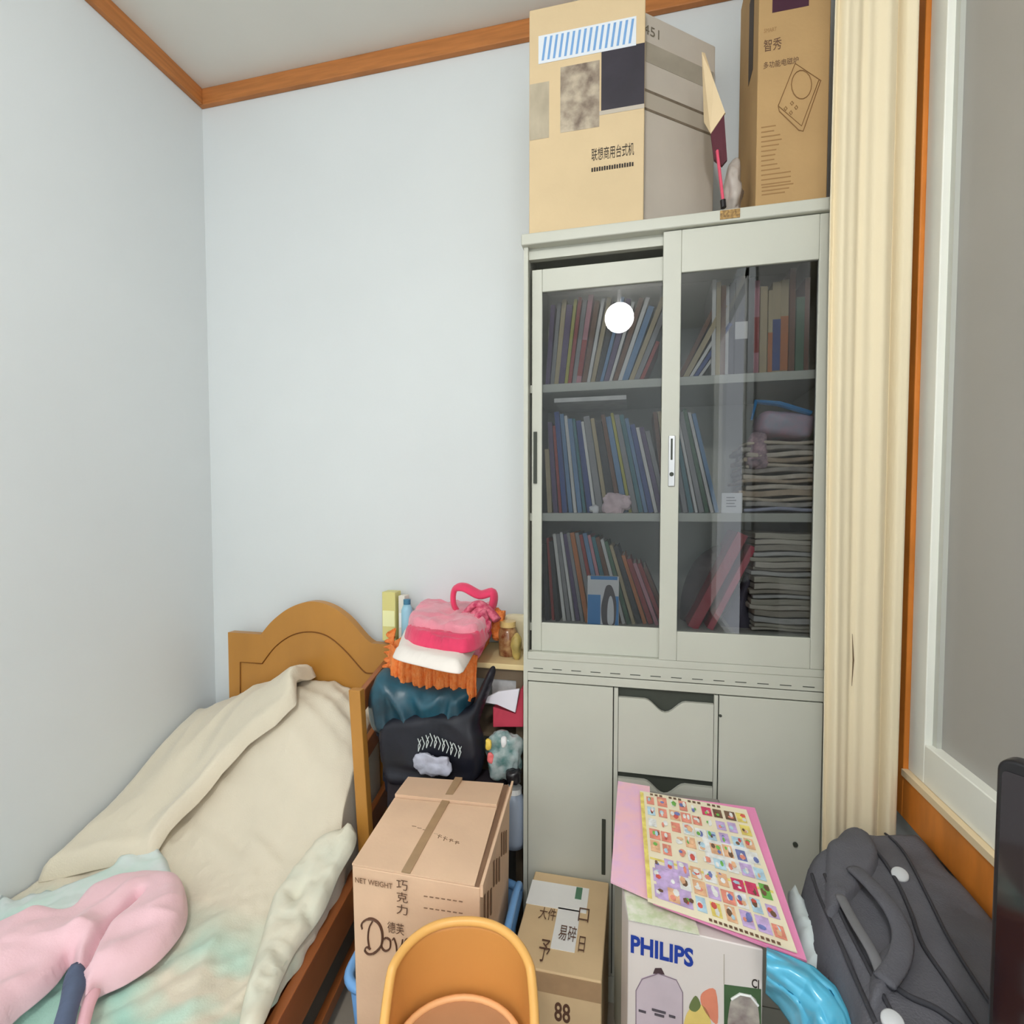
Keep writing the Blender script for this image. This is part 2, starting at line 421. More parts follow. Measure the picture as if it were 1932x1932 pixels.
# finger handle on the right door
hx = X_(1266, D); m = MB(); m.box((hx - .009, D - .005, Z_(1266, 918, D)), (hx + .009, D - .001, Z_(1266, 822, D))); h = m.build('handle_plate', metal_m, dr, bevel=.002)
m = MB(); m.box((hx - .003, D - .0062, Z_(1266, 868, D)), (hx + .002, D - .004, Z_(1266, 828, D))); m.build('handle_recess', slot_m, dr)
m = MB(); m.tube([(hx, D - .0065, Z_(1266, 895, D)), (hx, D - .004, Z_(1266, 895, D))], .006)
m.build('keyhole', slot_m, dr)
hx2 = X_(1010, D + .018); m = MB(); m.box((hx2 - .005, D + .013, Z_(1010, 912, D + .018)), (hx2 + .005, D + .0175, Z_(1010, 815, D + .018))); m.build('handle_plate', slot_m, dl)
# nameplate
m = MB(); a = atY(1358, 436, D - .012); b = atY(1396, 412, D - .012); m.box((a.x, D - .014, CT + .006), (b.x, D - .012, lidz - .004)); m.build('nameplate', gold_m, cab)
# lower section
def pz(v): return Z_(1277, v, D)
seamz = zmid - .006
xa, xb, xc, xd = X_(1000, D), X_(1160, D), X_(1170, D), X_(1352, D); xe = X_(1362, D)
zb = .08; zt = seamz - .030
m = MB(); m.box((CX0 + T, D, zt + .003), (CX1 - T, D + .02, seamz - .003)); m.build('apron_rail', steel_m, cab, bevel=.0015)
m = MB(); m.box((CX0 + T, D, 0), (CX1 - T, D + .02, zb - .003)); m.build('plinth', steel_m, cab)
m = MB(); m.box((CX0 + T, D + .012, zb - .003), (CX1 - T, D + .02, zt + .003)); m.build('inner_face', slot_m, cab)
m = MB(); m.box((xb + .002, D, zb), (xc - .0015, D + .012, zt)); m.build('divider', steel_m, cab)
m = MB(); m.box((xd + .0015, D, zb), (xe - .002, D + .012, zt)); m.build('divider', steel_m, cab)
m = MB(); m.box((CX0 + T + .002, D - .001, zb), (xb - .001, D + .011, zt)); d1 = m.build('cupboard_door', steel_m, cab, bevel=.0015)
m = MB(); m.box((xe + .001, D - .001, zb), (CX1 - T - .002, D + .011, zt)); d2 = m.build('cupboard_door', steel_m, cab, bevel=.0015)
hxx = X_(1143, D); m = MB(); m.box((hxx - .005, D - .0035, Z_(1143, 1650, D)), (hxx + .006, D - .001, Z_(1143, 1545, D))); m.build('door_handle', slot_m, d1, bevel=.002)
q = atY(1500, 1592, D); m = MB(); m.tube([(q.x, D - .006, q.z), (q.x, D - .001, q.z)], .006, 12); m.build('lock', slot_m, d2)
q = atY(1359, 1350, D); m = MB(); m.tube([(q.x, D - .003, q.z), (q.x, D + .001, q.z)], .004, 12); m.build('screw_hole', slot_m, cab)
def drawer(z1, z0):
    xm = (xc + xd) / 2; w_ = .055; dp = .034; P = []
    P += [(xc, z0), (xd, z0), (xd, z1)]
    for k in range(0, 13):
        a = k / 12; s = math.cos(a * math.pi * 2) ; P.append((xm + w_ * (1 - 2 * a), z1 - dp * (1 - s) / 2))
    P.append((xc, z1))
    mb = MB(); mb.prism([(x, D - .003, z) for x, z in P][::-1], (0, .012, 0)); d = mb.build('drawer', steel_m, cab)
    mb = MB()
    mb.prism([(x, D + .006, z - (.002 if 2 < i < len(P) - 1 else 0)) for i, (x, z) in enumerate(P[2:], 2)] , (0, .002, 0))
    return d
z1 = Z_(1262, 1322, D); z2 = Z_(1262, 1465, D)
drawer(z1, z2); hgt = z1 - z2
drawer(z2 - .018, z2 - .018 - hgt); drawer(z2 - .036 - hgt, z2 - .036 - 2 * hgt); drawer(z2 - .054 - 2 * hgt, zb)
# row of vent slots on the mid ledge
for k in range(14):
    sl = MB(); x = CX0 + .03 + k * .055; sl.box((x, D - .0008, zmid + .0035), (x + .028, D + .001, zmid + .0055)); sl.build('vent_slot', slot_m, cab)

# ------------------------------------------------------------------ books
BK = {}
def bmat(c, k=.9):
    key = 'book_%d_%d_%d' % c
    if key not in BK: BK[key] = mat(key, rgb(*c, k=k), .55, .12, 25, stretch=(1, 1, .25), detail=2)
    return BK[key]
page_m = mat('book_pages', rgb(228, 222, 205), .8, .1, 300, stretch=(1, 1, .02))
CN = [((60, 60, 62), 'black'), ((230, 228, 222), 'white'), ((60, 84, 150), 'blue'), ((170, 60, 55), 'red'), ((196, 178, 138), 'tan'), ((110, 150, 190), 'pale blue'), ((80, 120, 90), 'green'),
      ((200, 120, 60), 'orange'), ((150, 150, 150), 'grey'), ((100, 80, 120), 'purple'), ((190, 185, 80), 'yellow'), ((120, 78, 52), 'brown'), ((60, 130, 140), 'teal'), ((205, 140, 150), 'pink')]
CD = {n: c for c, n in CN}
def book(x, z, th, h, lean, col, Y, depth, label, group, band=None, kind='book'):
    """x = foot position on the shelf, lean in degrees (+ to the right)"""
    a = math.radians(lean)
    R = Matrix.Translation((x, 0, z)) @ Matrix.Rotation(a, 4, 'Y')
    if lean >= 0: off = -th   # pivots on its lower right edge
    else: off = 0
    mb = MB(); c = .0016
    mb.box((off, Y, 0), (off + c, Y + depth, h), R); mb.box((off + th - c, Y, 0), (off + th, Y + depth, h), R)
    mb.box((off, Y - .0012, 0), (off + th, Y + .001, h), R)
    mb.box((off + c, Y + .001, .003), (off + th - c, Y + depth - .003, h - .003), R, 1)
    mats = [bmat(CD[col]), page_m]
    if band:
        mb.box((off - .0002, Y - .0019, h * band[1]), (off + th + .0002, Y - .001, h * band[2]), R, 2); mats.append(bmat(CD[band[0]]))
    o = mb.build(kind, mats); tag(o, label, 'book', group)
    return o
ORD = ['first', 'second', 'third', 'fourth', 'fifth', 'sixth', 'seventh', 'eighth', 'ninth', 'tenth', 'eleventh', 'twelfth', 'thirteenth', 'fourteenth', 'fifteenth', 'sixteenth', 'seventeenth', 'eighteenth', 'nineteenth', 'twentieth', 'twenty-first', 'twenty-second', 'twenty-third', 'twenty-fourth', 'twenty-fifth', 'twenty-sixth']
def row(x, z, spec, where, group, Y0):
    """spec: list of (colour, thickness, height, lean, band)"""
    prev = None
    for i, sp in enumerate(spec):
        col, th, h, lean = sp[:4]; band = sp[4] if len(sp) > 4 else None
        a = abs(math.radians(lean)); fw = th / math.cos(a)
        if not (CX0 + T + .004 < x and x + fw + (math.tan(a) * 0) < CX1 - T - .004): continue
        if prev is not None and lean > prev[0] + .5: x += 0.0
        if prev is not None and lean >= 0 and prev[0] >= 0 and lean < prev[0]: x += prev[1] * (math.tan(math.radians(prev[0])) - math.tan(math.radians(lean))) + .001
        if prev is not None and lean <= 0 and prev[0] <= 0 and lean < prev[0]: x += max(0, min(prev[1], h) * (math.tan(math.radians(-lean)) - math.tan(math.radians(-prev[0]))))
        foot = x + fw if lean >= 0 else x
        lw = 'upright' if abs(lean) < 2 else ('leaning right' if lean > 0 else 'leaning left')
        tk = 'thin' if th < .013 else ('thick' if th > .021 else 'slim')
        lab = '%s %s book%s %s, %s from left %s' % (tk, col, ' with %s band' % band[0] if band else '', lw, ORD[i], where)
        jit = rnd.uniform(-.006, .012)
        book(foot, z + .0005, th, h, lean, col, Y0 + jit, .17 + rnd.uniform(-.02, .02), lab, group, band)
        x += fw + .0009; prev = (lean, h)
    return x
YS = D + .075
def XS(u): return X_(u, YS)
g1 = 'books on the top shelf'; g2 = 'books on the middle shelf'; g3 = 'books on the bottom shelf'
row(XS(1028), shelf_top[0], [('purple', .013, .24, 4), ('grey', .011, .25, 5), ('tan', .013, .255, 5.5), ('purple', .017, .235, 6), ('yellow', .009, .25, 6.5), ('red', .010, .255, 7), ('grey', .012, .25, 7.5), ('pink', .014, .26, 8, ('red', .1, .5)),
          ('brown', .014, .245, 9), ('white', .009, .25, 10), ('tan', .012, .255, 11), ('black', .014, .24, 12.5), ('pale blue', .009, .25, 14), ('purple', .014, .245, 15), ('white', .008, .235, 16), ('brown', .013, .25, 17.5), ('white', .011, .25, 18.5),
          ('pale blue', .016, .22, 19.5), ('tan', .013, .25, 21), ('grey', .014, .24, 22), ('red', .010, .12, 23)], 'on top shelf, left door', g1, YS)
row(XS(1272), shelf_top[0], [('brown', .012, .23, 26), ('tan', .014, .22, 28), ('white', .008, .19, 31), ('blue', .010, .175, 33), ('white', .007, .155, 35)], 'in leaning group, top right shelf', g1, YS)
row(XS(1338), shelf_top[0], [('white', .010, .27, 0), ('tan', .011, .26, 0), ('brown', .012, .25, 0), ('white', .009, .25, 0), ('black', .013, .26, 0)], 'in upright group, top right shelf', g1, YS)
row(XS(1382), shelf_top[0], [('black', .032, .275, 0, ('white', .38, .55)), ('black', .015, .265, 0), ('pink', .013, .26, 0, ('red', .25, .62)), ('tan', .018, .24, 0), ('tan', .011, .225, 0, ('orange', .0, .5)), ('tan', .021, .25, 0, ('blue', .05, .6)), ('tan', .019, .255, 0, ('orange', .05, .62)), ('brown', .014, .28, 0), ('green', .020, .20, 0), ('brown', .012, .25, 0)],
    'in right group, top right shelf', g1, YS)
row(XS(1034), shelf_top[1], [('tan', .013, .19, -3), ('purple', .013, .27, -4), ('red', .008, .26, -4.5), ('blue', .014, .30, -5), ('pale blue', .011, .295, -5.6), ('white', .009, .29, -6), ('pale blue', .013, .28, -6.6), ('teal', .008, .28, -7), ('blue', .015, .275, -7.5), ('white', .008, .27, -8),
          ('grey', .018, .285, -8.5), ('tan', .011, .28, -9), ('black', .019, .27, -9.5), ('brown', .011, .29, -10), ('pale blue', .015, .285, -10.4), ('yellow', .008, .295, -10.8), ('grey', .014, .29, -11.2), ('teal', .012, .29, -11.6), ('pale blue', .010, .28, -12), ('blue', .013, .26, -12.3), ('white', .009, .25, -12.6), ('purple', .012, .25, -13), ('grey', .012, .24, -13.4)],
    'on middle shelf, left door', g2, YS)
row(XS(1254), shelf_top[1], [('brown', .011, .29, -7), ('tan', .010, .29, -8), ('green', .011, .295, -9), ('grey', .012, .30, -10), ('teal', .011, .285, -10.8), ('white', .007, .295, -11.4), ('grey', .013, .29, -12), ('green', .010, .30, -12.6), ('white', .008, .29, -13), ('pale blue', .010, .285, -13.4)], 'on middle shelf, right door', g2, YS)
row(XS(1030), shelf_top[2], [('black', .013, .23, -3), ('red', .008, .25, -4), ('black', .012, .24, -5), ('white', .009, .265, -7), ('grey', .011, .265, -7.6), ('white', .008, .27, -8.2), ('purple', .011, .265, -8.8), ('grey', .009, .27, -9.4), ('orange', .013, .27, -10), ('grey', .011, .27, -10.6), ('red', .009, .265, -11.2), ('pale blue', .012, .27, -11.8), ('pink', .009, .265, -12.4),
          ('teal', .011, .26, -13.2), ('brown', .012, .26, -14), ('white', .009, .255, -14.8), ('green', .010, .25, -15.6), ('tan', .009, .24, -16.4), ('black', .013, .235, -17.2), ('orange', .010, .21, -18), ('red', .013, .20, -19), ('pink', .010, .19, -20), ('red', .011, .19, -21), ('brown', .010, .18, -22)], 'on bottom shelf, left door', g3, YS)
# book lying flat on top of the middle row
z = Z_(1110, 758, YS - .01); m = MB(); xa_, xb_ = X_(1045, YS - .02), X_(1180, YS - .02)
m.box((xa_, YS - .02, z), (xb_, YS + .15, z + .002)); m.box((xa_, YS - .02, z + .010), (xb_, YS + .15, z + .012)); m.box((xa_, YS - .02, z + .002), (xb_, YS - .018, z + .010)); m.box((xa_ + .001, YS - .018, z + .002), (xb_ - .001, YS + .148, z + .010), mi=1)
tag(m.build('flat_book', [bmat(CD['white']), page_m]), 'cream book lying flat on the tops of the middle shelf books', 'book', g2)
# pink and white cloth toy in front of the middle row
c = atY(1165, 940, D + .055); t = lump((c.x, D + .055, shelf_top[1] + .028), (.040, .016, .027), .016, 34, .8, seed=3)
tag(t.build('crumpled_tissue', mat('tissue_pink', rgb(240, 214, 216), .8, .12, 30, .3, 90), smooth=True), 'crumpled pale pink tissue bundle before middle shelf books', 'tissue')
c = atY(1120, 950, D + .055); t = lump((c.x, D + .055, shelf_top[1] + .012), (.014, .014, .012), .012, 40, .8, seed=5, nu=24, nv=14)
tag(t.build('crumpled_tissue', mat('tissue_white', rgb(240, 240, 240), .8, .08, 30), smooth=True), 'small white crumpled tissue left of the pink one on the middle shelf', 'tissue')
# white card
a = atY(1361, 972, D + .05); b = atY(1401, 930, D + .05)
t = thing('small_card', 'small white card with grey lines standing on the middle shelf', 'card', (a.x, D + .05, shelf_top[1]))
m = MB(); m.box((a.x, D + .05, shelf_top[1]), (b.x, D + .055, b.z)); m.build('card', white_m, t)
m = MB()
for k in range(4): m.box((a.x + .012, D + .0492, b.z - .014 - k * .008), (b.x - .02 + .004 * (k % 2), D + .0502, b.z - .011 - k * .008))
m.build('printed_lines', bmat(CD['grey']), t)
# penguin card
a = atY(1108, 1180, D + .045); b = atY(1168, 1088, D + .045); zf = shelf_top[2]
t = thing('picture_box', 'small blue and white box printed with a penguin on the bottom shelf', 'box', (a.x, D + .045, zf))
m = MB(); m.box((a.x, D + .045, zf), (b.x, D + .06, b.z)); m.build('box_body', white_m, t, bevel=.001)
W_ = b.x - a.x; H_ = b.z - zf; O = Vector((a.x, D + .045, zf))
def blob(mb, pts, mi=0, Y=D + .0443):
    P = spline(pts, 4); mb.prism([(O.x + x * W_, Y, O.z + z_ * H_) for x, z_ in P], (0, .0006, 0), mi)
m = MB(); sticker(m, O, (1, 0, 0), (0, 0, 1), .001, .001, W_ * .42, H_ * .62, .0007); sticker(m, O, (1, 0, 0), (0, 0, 1), W_ * .1, H_ * .93, W_ * .95, H_ * 1.0, .0007); sticker(m, O, (1, 0, 0), (0, 0, 1), W_ * .88, .001, W_ * .99, H_ * .6, .0007)
m.build('blue_print', mat('sky_blue', rgb(70, 150, 215), .5), t)
m = MB(); blob(m, [(.50, .02), (.44, .35), (.52, .62), (.60, .80), (.74, .82), (.84, .70), (.92, .45), (.88, .05), (.70, .0)], Y=D + .0441)
m.build('penguin_back', mat('penguin_grey', rgb(96, 90, 92), .6), t)
m = MB(); blob(m, [(.66, .04), (.64, .35), (.70, .58), (.78, .58), (.84, .38), (.83, .06)], Y=D + .0436); m.build('penguin_belly', white_m, t)
# paper stack bottom right: individual bundles
pm = [mat('paper_stack_%d' % i, c, .75, .15, 90, stretch=(.4, .4, 6)) for i, c in enumerate([rgb(214, 206, 190), rgb(196, 190, 172), rgb(206, 204, 198), rgb(180, 172, 156)])]
def slab(x0, x1, y0, y1, z, th, seed, amp=.003):
    mb = MB(); nx, ny = 16, 8
    def zz(x, y): return amp * math.sin(x * 38 + seed) + amp * .6 * math.sin(y * 30 + seed * 2)
    def P(a, b, c):
        x = x0 + (x1 - x0) * a + .003 * math.sin(b * 9 + seed); y = y0 + (y1 - y0) * b + .004 * math.sin(a * 8 + seed)
        return Vector((x, y, z + zz(x, y) + th * c))
    mb.grid(lambda a, b: P(a, b, 1), nx, ny); n = len(mb.v); k = n
    mb.grid(lambda a, b: P(a, b, 0), nx, ny)
    mb.f = mb.f[:nx * ny] + [f[::-1] for f in mb.f[nx * ny:]]; mb.mi = [0] * len(mb.f)
    ring = [i for i in range(nx + 1)] + [(nx + 1) * j + nx for j in range(1, ny + 1)] + [(nx + 1) * ny + i for i in range(nx - 1, -1, -1)] + [(nx + 1) * j for j in range(ny - 1, 0, -1)]
    for a, b in zip(ring, ring[1:] + ring[:1]): mb.f.append((b, a, a + n, b + n)); mb.mi.append(0)
    return mb
z = shelf_top[2] + .005; x0 = X_(1422, YS - .02); x1 = CX1 - T - .008; k = 0
ztop_ = Z_(1480, 1012, YS)
while z < ztop_:
    th = rnd.choice([.009, .012, .014, .017]); o = slab(x0 + rnd.uniform(-.006, .006), x1, YS - .02 + rnd.uniform(-.006, .006), YS + .2, z, th * .92, k * .8, .0018).build('paper_bundle', pm[k % 4], bevel=.002)
    tag(o, 'cream bundle of papers in the neat stack on the bottom shelf, %s from the bottom' % ORD[k], 'papers', 'paper bundles on the bottom shelf'); z += th + .0012; k += 1
z = shelf_top[1] + .005; x0 = X_(1398, YS - .01); k = 0; ztop_ = Z_(1460, 838, YS)
stm = [mat('cloth_stack_%d' % i, c, .85, .2, 40, .2, 80) for i, c in enumerate([rgb(176, 180, 200), rgb(188, 182, 172), rgb(214, 200, 178), rgb(196, 176, 150), rgb(220, 208, 190), rgb(176, 168, 156)])]
while z < ztop_:
    th = rnd.choice([.010, .014, .018]); o = slab(x0 + rnd.uniform(-.008, .014), x1 - rnd.uniform(0, .01), YS - .02 + rnd.uniform(-.01, .01), YS + .18, z, th * .9, k * 1.7, .0024).build('folded_cloth', stm[min(k, 5) if k < 5 else 2 + k % 4], bevel=.003)
    tag(o, 'folded cream cloth in the messy stack on the middle shelf, %s from the bottom' % ORD[k], 'cloth', 'folded cloths on the middle shelf'); z += th + .002; k += 1
zz_ = z
t = lump(((X_(1425, YS)), YS - .005, zz_ - .03), (.026, .022, .05), .012, 30, .7, seed=9); 
tag(t.build('crumpled_cloth', mat('floral_cloth', rgb(226, 190, 196), .85, .3, 45, .2, 80, c2=rgb(120, 110, 116)), smooth=True), 'crumpled pink and grey cloth spilling off left end of the middle shelf stack', 'cloth')
t = lump(((X_(1480, YS)), YS + .05, zz_ + .042), (.068, .075, .036), .007, 20, .45, seed=12, M=Matrix.Rotation(math.radians(7), 4, 'Y'))
pk = tag(t.build('plastic_packet', mat('packet_grey', rgb(176, 176, 190), .35, .3, 30, .3, 40, c2=rgb(214, 170, 186)), smooth=True), 'grey plastic packet with a blue edge on top of the cloth stack', 'packet')
m = MB(); p0 = atY(1418, 792, YS - .030); p1 = atY(1426, 758, YS - .022); p2 = atY(1470, 762, YS - .022); p3 = atY(1530, 780, YS - .022)
m.tube([p0, p1, p2, p3], [.005, .010, .011, .010], 8, flat=.6); m.build('blue_edge', mat('packet_blue', rgb(60, 150, 215), .35), pk)
# dark cloth and red folders on bottom shelf right
def folder(u0, v0, u1, v1, th, Y, depth, mname, c, label):
    a = atY(u0, v0, Y); b = atY(u1, v1, Y); d = (b - a); L = d.length; lean = math.degrees(math.atan2(d.x, d.z))
    R = Matrix.Translation((a.x, 0, a.z)) @ Matrix.Rotation(math.radians(lean), 4, 'Y')
    mm = mat(mname, c, .35, .15, 12, spec=.6)
    mb = MB(); mb.box((-th, Y, 0), (-th + .0025, Y + depth, L), R); mb.box((-.0025, Y, 0), (0, Y + depth, L), R); mb.box((-th, Y, 0), (0, Y + .002, L), R); mb.box((-th + .0025, Y + .002, .004), (-.0025, Y + depth - .004, L - .004), R, 1)
    tag(mb.build('ring_binder', [mm, page_m], bevel=.001), label, 'binder', 'red binders on the bottom shelf')
folder(1316, 1190, 1412, 1012, .030, YS - .015, .17, 'binder_red', rgb(176, 44, 60), 'dark red binder leaning against the paper stack, upper one')
folder(1345, 1190, 1428, 1034, .018, YS - .022, .16, 'binder_red2', rgb(196, 66, 84), 'lighter red thin binder leaning against the paper stack, lower one')
# ------------------------------------------------------------------ cartons on the bookcase
XV = Vector((1, 0, 0)); YV = Vector((0, 1, 0)); ZV = Vector((0, 0, 1))
Yc = D + .012
a = atY(998, 452, Yc); b = atY(1214, 420, Yc); ztopc = Z_(998, 20, Yc)
t = thing('computer_carton', 'tall tan carton with photo band and printed lettering at left on top of the bookcase', 'box', ((a.x + b.x) / 2, Yc + .14, lidz))
bx0, bx1 = a.x, b.x; bh = ztopc - lidz
m = MB(); m.box((bx0, Yc, lidz), (bx1, Yc + .27, ztopc)); m.build('carton_body', card_m, t, bevel=.003)
O = Vector((bx0, Yc, lidz)); wd = bx1 - bx0
def F(u, v): p = atY(u, v, Yc); return (p.x - O.x, p.z - O.z)
def fz(v): return F(1107, v)[1]
m = MB(); sticker(m, O, XV, ZV, .002, fz(248), wd * .18, fz(140)); m.build('photo_strip', mat('photo_grey', rgb(172, 160, 138), .6, .25, 22, stretch=(1, 1, .5), c2=rgb(196, 184, 160)), t)
m = MB(); sticker(m, O, XV, ZV, wd * .28, fz(243), wd * .62, fz(118)); m.build('photo_print', mat('photo_portrait', rgb(116, 100, 88), .6, .5, 26, c2=rgb(196, 182, 160)), t)
m = MB(); sticker(m, O, XV, ZV, wd * .635, fz(214), wd - .001, fz(102), .0008); m.build('screen_print', mat('photo_dark', rgb(52, 48, 58), .5, .2, 12), t)
m = MB(); sticker(m, O, XV, ZV, wd * .62, fz(222), wd - .001, fz(214)); m.build('print_line', mat('print_grey', rgb(190, 180, 165), .5), t)
# tape label with blue diagonal stripes
p00 = F(1016, 128); p11 = F(1200, 22)
tz0 = fz(104); tz1 = fz(50)
m = MB(); sticker(m, O, XV, ZV, F(1016, 100)[0], tz0, F(1200, 100)[0], tz1, .001); tp = m.build('striped_label', mat('label_white', rgb(226, 232, 238), .5), t)
m = MB(); xs0 = F(1022, 100)[0]; xs1 = F(1194, 100)[0]; n = 16
for k in range(n):
    x = xs0 + (xs1 - xs0 - .012) * k / (n - 1)
    q = [(x, tz0 + .008), (x + .0065, tz0 + .008), (x + .015, tz1 - .006), (x + .0085, tz1 - .006)]
    m.prism([O + XV * c0 + ZV * c1 + YV * -.0016 for c0, c1 in q], (0, .0008, 0))
m.build('blue_stripes', mat('stripe_blue', rgb(120, 165, 215), .5), tp)
text('lettering', '联想商用台式机', O + XV * F(1116, 300)[0] + ZV * fz(306), XV, ZV, F(1196, 300)[0] - F(1116, 300)[0], .034, print_k, t, .001, bold=.012)
m = MB()
for k in range(17):
    x = F(1116, 300)[0] + k * .0068; m.box((O.x + x, Yc - .0012, O.z + fz(326)), (O.x + x + .0045, Yc, O.z + fz(319) + .001 * (k % 2)))
m.build('small_print', print_k, t)

# middle grey carton, turned
A = atY(1196, 300, 1.585); B = atY(1347, 300, 1.77); A.z = B.z = lidz
dx = (B - A).normalized(); ny = Vector((-dx.y, dx.x, 0))
Lc = (B - A).length; zc_t = Z_(1345, 88, 1.77)
back = .06
t = thing('grey_carton', 'off-white turned carton with brown tape lines between the two tan cartons on the bookcase', 'box', tuple(A))
poly = [A, B, Vector((B.x - .02, YB - .026, lidz)), Vector((A.x - .06, YB - .026, lidz))]
m = MB(); m.prism(poly, (0, 0, zc_t - lidz)); m.build('carton_body', mat('carton_greyish', rgb(206, 198, 186), .7, .06, 5, .05, 60), t, bevel=.004)
m = MB(); zl = Z_(1222, 165, 1.60)
for zz0, zz1, mi in ((zl - .004, zl + .004, 0), (zl - .055, zl - .048, 0)):
    sticker(m, A, dx, ZV, .0, zz0 - lidz, Lc, zz1 - lidz, .0009)
m.build('tape_line', mat('tape_dull', rgb(130, 118, 102), .5, .2, 30), t)
m = MB(); sticker(m, A, dx, ZV, .0, zl - .048 - lidz, Lc, zl - .004 - lidz, .0007); m.build('tape_band', mat('tape_clear', rgb(190, 182, 168), .3), t)
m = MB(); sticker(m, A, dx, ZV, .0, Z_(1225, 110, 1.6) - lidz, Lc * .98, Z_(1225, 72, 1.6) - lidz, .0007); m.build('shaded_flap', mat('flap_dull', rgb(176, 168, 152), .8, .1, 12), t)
text('scribble', '451', A + dx * .03 + ZV * (Z_(1225, 58, 1.6) - lidz), dx, ZV, .055, .026, mat('scribble_grey', rgb(120, 112, 96), .7), t, .001)

# kraft paper bag and slim items
t = thing('paper_envelope', 'tall kraft paper envelope with open flap standing between the cartons', 'envelope', tuple(atY(1345, 392, 1.56)))
Ye = 1.555
pts = [atY(u, v, y) for u, v, y in ((1324, 98, 1.58), (1330, 100, 1.57), (1346, 150, 1.56), (1368, 212, 1.55), (1341, 252, 1.555), (1328, 230, 1.58))]
m = MB(); m.prism(pts, (.002, .006, 0)); m.build('flap', mat('kraft_light', rgb(232, 208, 168), .7, .05, 9), t)
pts = [atY(u, v, y) for u, v, y in ((1341, 252, 1.557), (1366, 214, 1.552), (1372, 300, 1.55), (1362, 312, 1.55), (1347, 300, 1.556))]
m = MB(); m.prism(pts, (.001, .010, 0)); m.build('dark_end', mat('maroon', rgb(84, 24, 40), .6, .1, 8), t)
t = thing('pink_stick', 'slim pink stick with black tip leaning between the cartons', 'stick', tuple(atY(1365, 392, 1.545)))
m = MB(); m.tube([atY(1353, 285, 1.548), atY(1364, 378, 1.542)], .0065, 10, flat=.6); m.build('stick_body', mat('hot_pink', rgb(236, 92, 120), .4), t)
m = MB(); m.tube([atY(1364, 378, 1.542), atY(1365, 392, 1.542)], .0075, 10); m.build('tip', black_m, t)
c = atY(1385, 330, 1.60)
t = lump((c.x - .004, 1.585, lidz + .085), (.019, .030, .080), .018, 26, .8, seed=21, folds=lambda p: .008 * crease(p, 22))
tag(t.build('plastic_wrap', mat('wrap_grey', rgb(186, 176, 168), .35, .15, 18, .2, 30), smooth=True), 'crumpled grey plastic wrap squeezed beside the right carton on the bookcase', 'wrap')

# right carton
Yr = D + .01
a = atY(1425, 388, Yr); b = atY(1560, 372, Yr); rx0, rx1 = a.x, b.x
t = thing('cooker_carton', 'brown carton with a line drawing of a cooker at right on top of the bookcase', 'box', ((rx0 + rx1) / 2, Yr + .13, lidz))
zrt = 2.93
m = MB(); m.box((rx0, Yr, lidz), (rx1, Yr + .26, zrt)); m.build('carton_body', card2_m, t, bevel=.003)
O = Vector((rx0, Yr, lidz)); wd = rx1 - rx0
def F(u, v): p = atY(u, v, Yr); return (p.x - O.x, p.z - O.z)
dp_m = mat('print_plum', rgb(66, 26, 48), .5)
m = MB(); x0_, z0_ = F(1457, 22); x1_, z1_ = F(1526, 8); sticker(m, O, XV, ZV, x0_, F(1490, 18)[1], x1_, F(1490, -60)[1]); m.build('dark_square', dp_m, t)
# black print on the side face
yv = Vector((0, -1, 0)); Os = Vector((rx0, Yr + .26, lidz))
m = MB(); sticker(m, Os, yv, ZV, .14, .40, .20, .62, .0008); m.build('side_print', mat('print_dark', rgb(60, 50, 44), .6), t)
x0_ = F(1437, 300)[0]; tzv = F(1460, 100)
text('small_lettering', 'SMART', O + XV * x0_ + ZV * F(1445, 62)[1], XV, ZV, .03, .010, print_l, t)
text('lettering', '智秀', O + XV * x0_ + ZV * F(1445, 98)[1], XV, ZV, .042, .030, print_brown if False else print_m, t, bold=.015)
text('lettering', '多功能电磁炉', O + XV * x0_ + ZV * F(1445, 130)[1], XV, ZV, .082, .017, print_m, t, bold=.01)
# line drawing: slab with ring
def line(mb, pts, r=.0011, closed=False):
    P = [O + XV * F(u, v)[0] + ZV * F(u, v)[1] - YV * .0008 for u, v in pts]
    mb.tube(P, r, 5, closed=closed)
m = MB()
line(m, [(1500, 120), (1545, 150), (1512, 238), (1468, 200)], closed=True)
line(m, [(1548, 152), (1515, 248), (1508, 246)])
line(m, [(1545, 150), (1549, 153)]); line(m, [(1468, 200), (1470, 210), (1508, 247)])
line(m, [(1512 + 19 * math.cos(k * .35), 160 + 27 * math.sin(k * .35)) for k in range(18)], closed=True)
for cx, cy in ((1482, 205), (1492, 213), (1502, 203), (1494, 195)): line(m, [(cx - 3, cy), (cx, cy - 4), (cx + 3, cy), (cx, cy + 4)], .0008, True)
m.build('line_drawing', mat('print_mid', rgb(140, 104, 64), .7), t)
m = MB()
for k in range(13):
    v = 242 + k * 9
    x0q, zq = F(1436, v); wq = rnd.uniform(.028, .05) if k < 10 else .07
    sticker(m, O, XV, ZV, x0q, zq, x0q + wq, zq + .0028, .0006)
for k in range(3): x0q, zq = F(1437, 352 + k * 7); sticker(m, O, XV, ZV, x0q, zq - .004, x0q + .075 - .01 * k, zq - .001, .0006)
m.build('small_print', print_l, t)

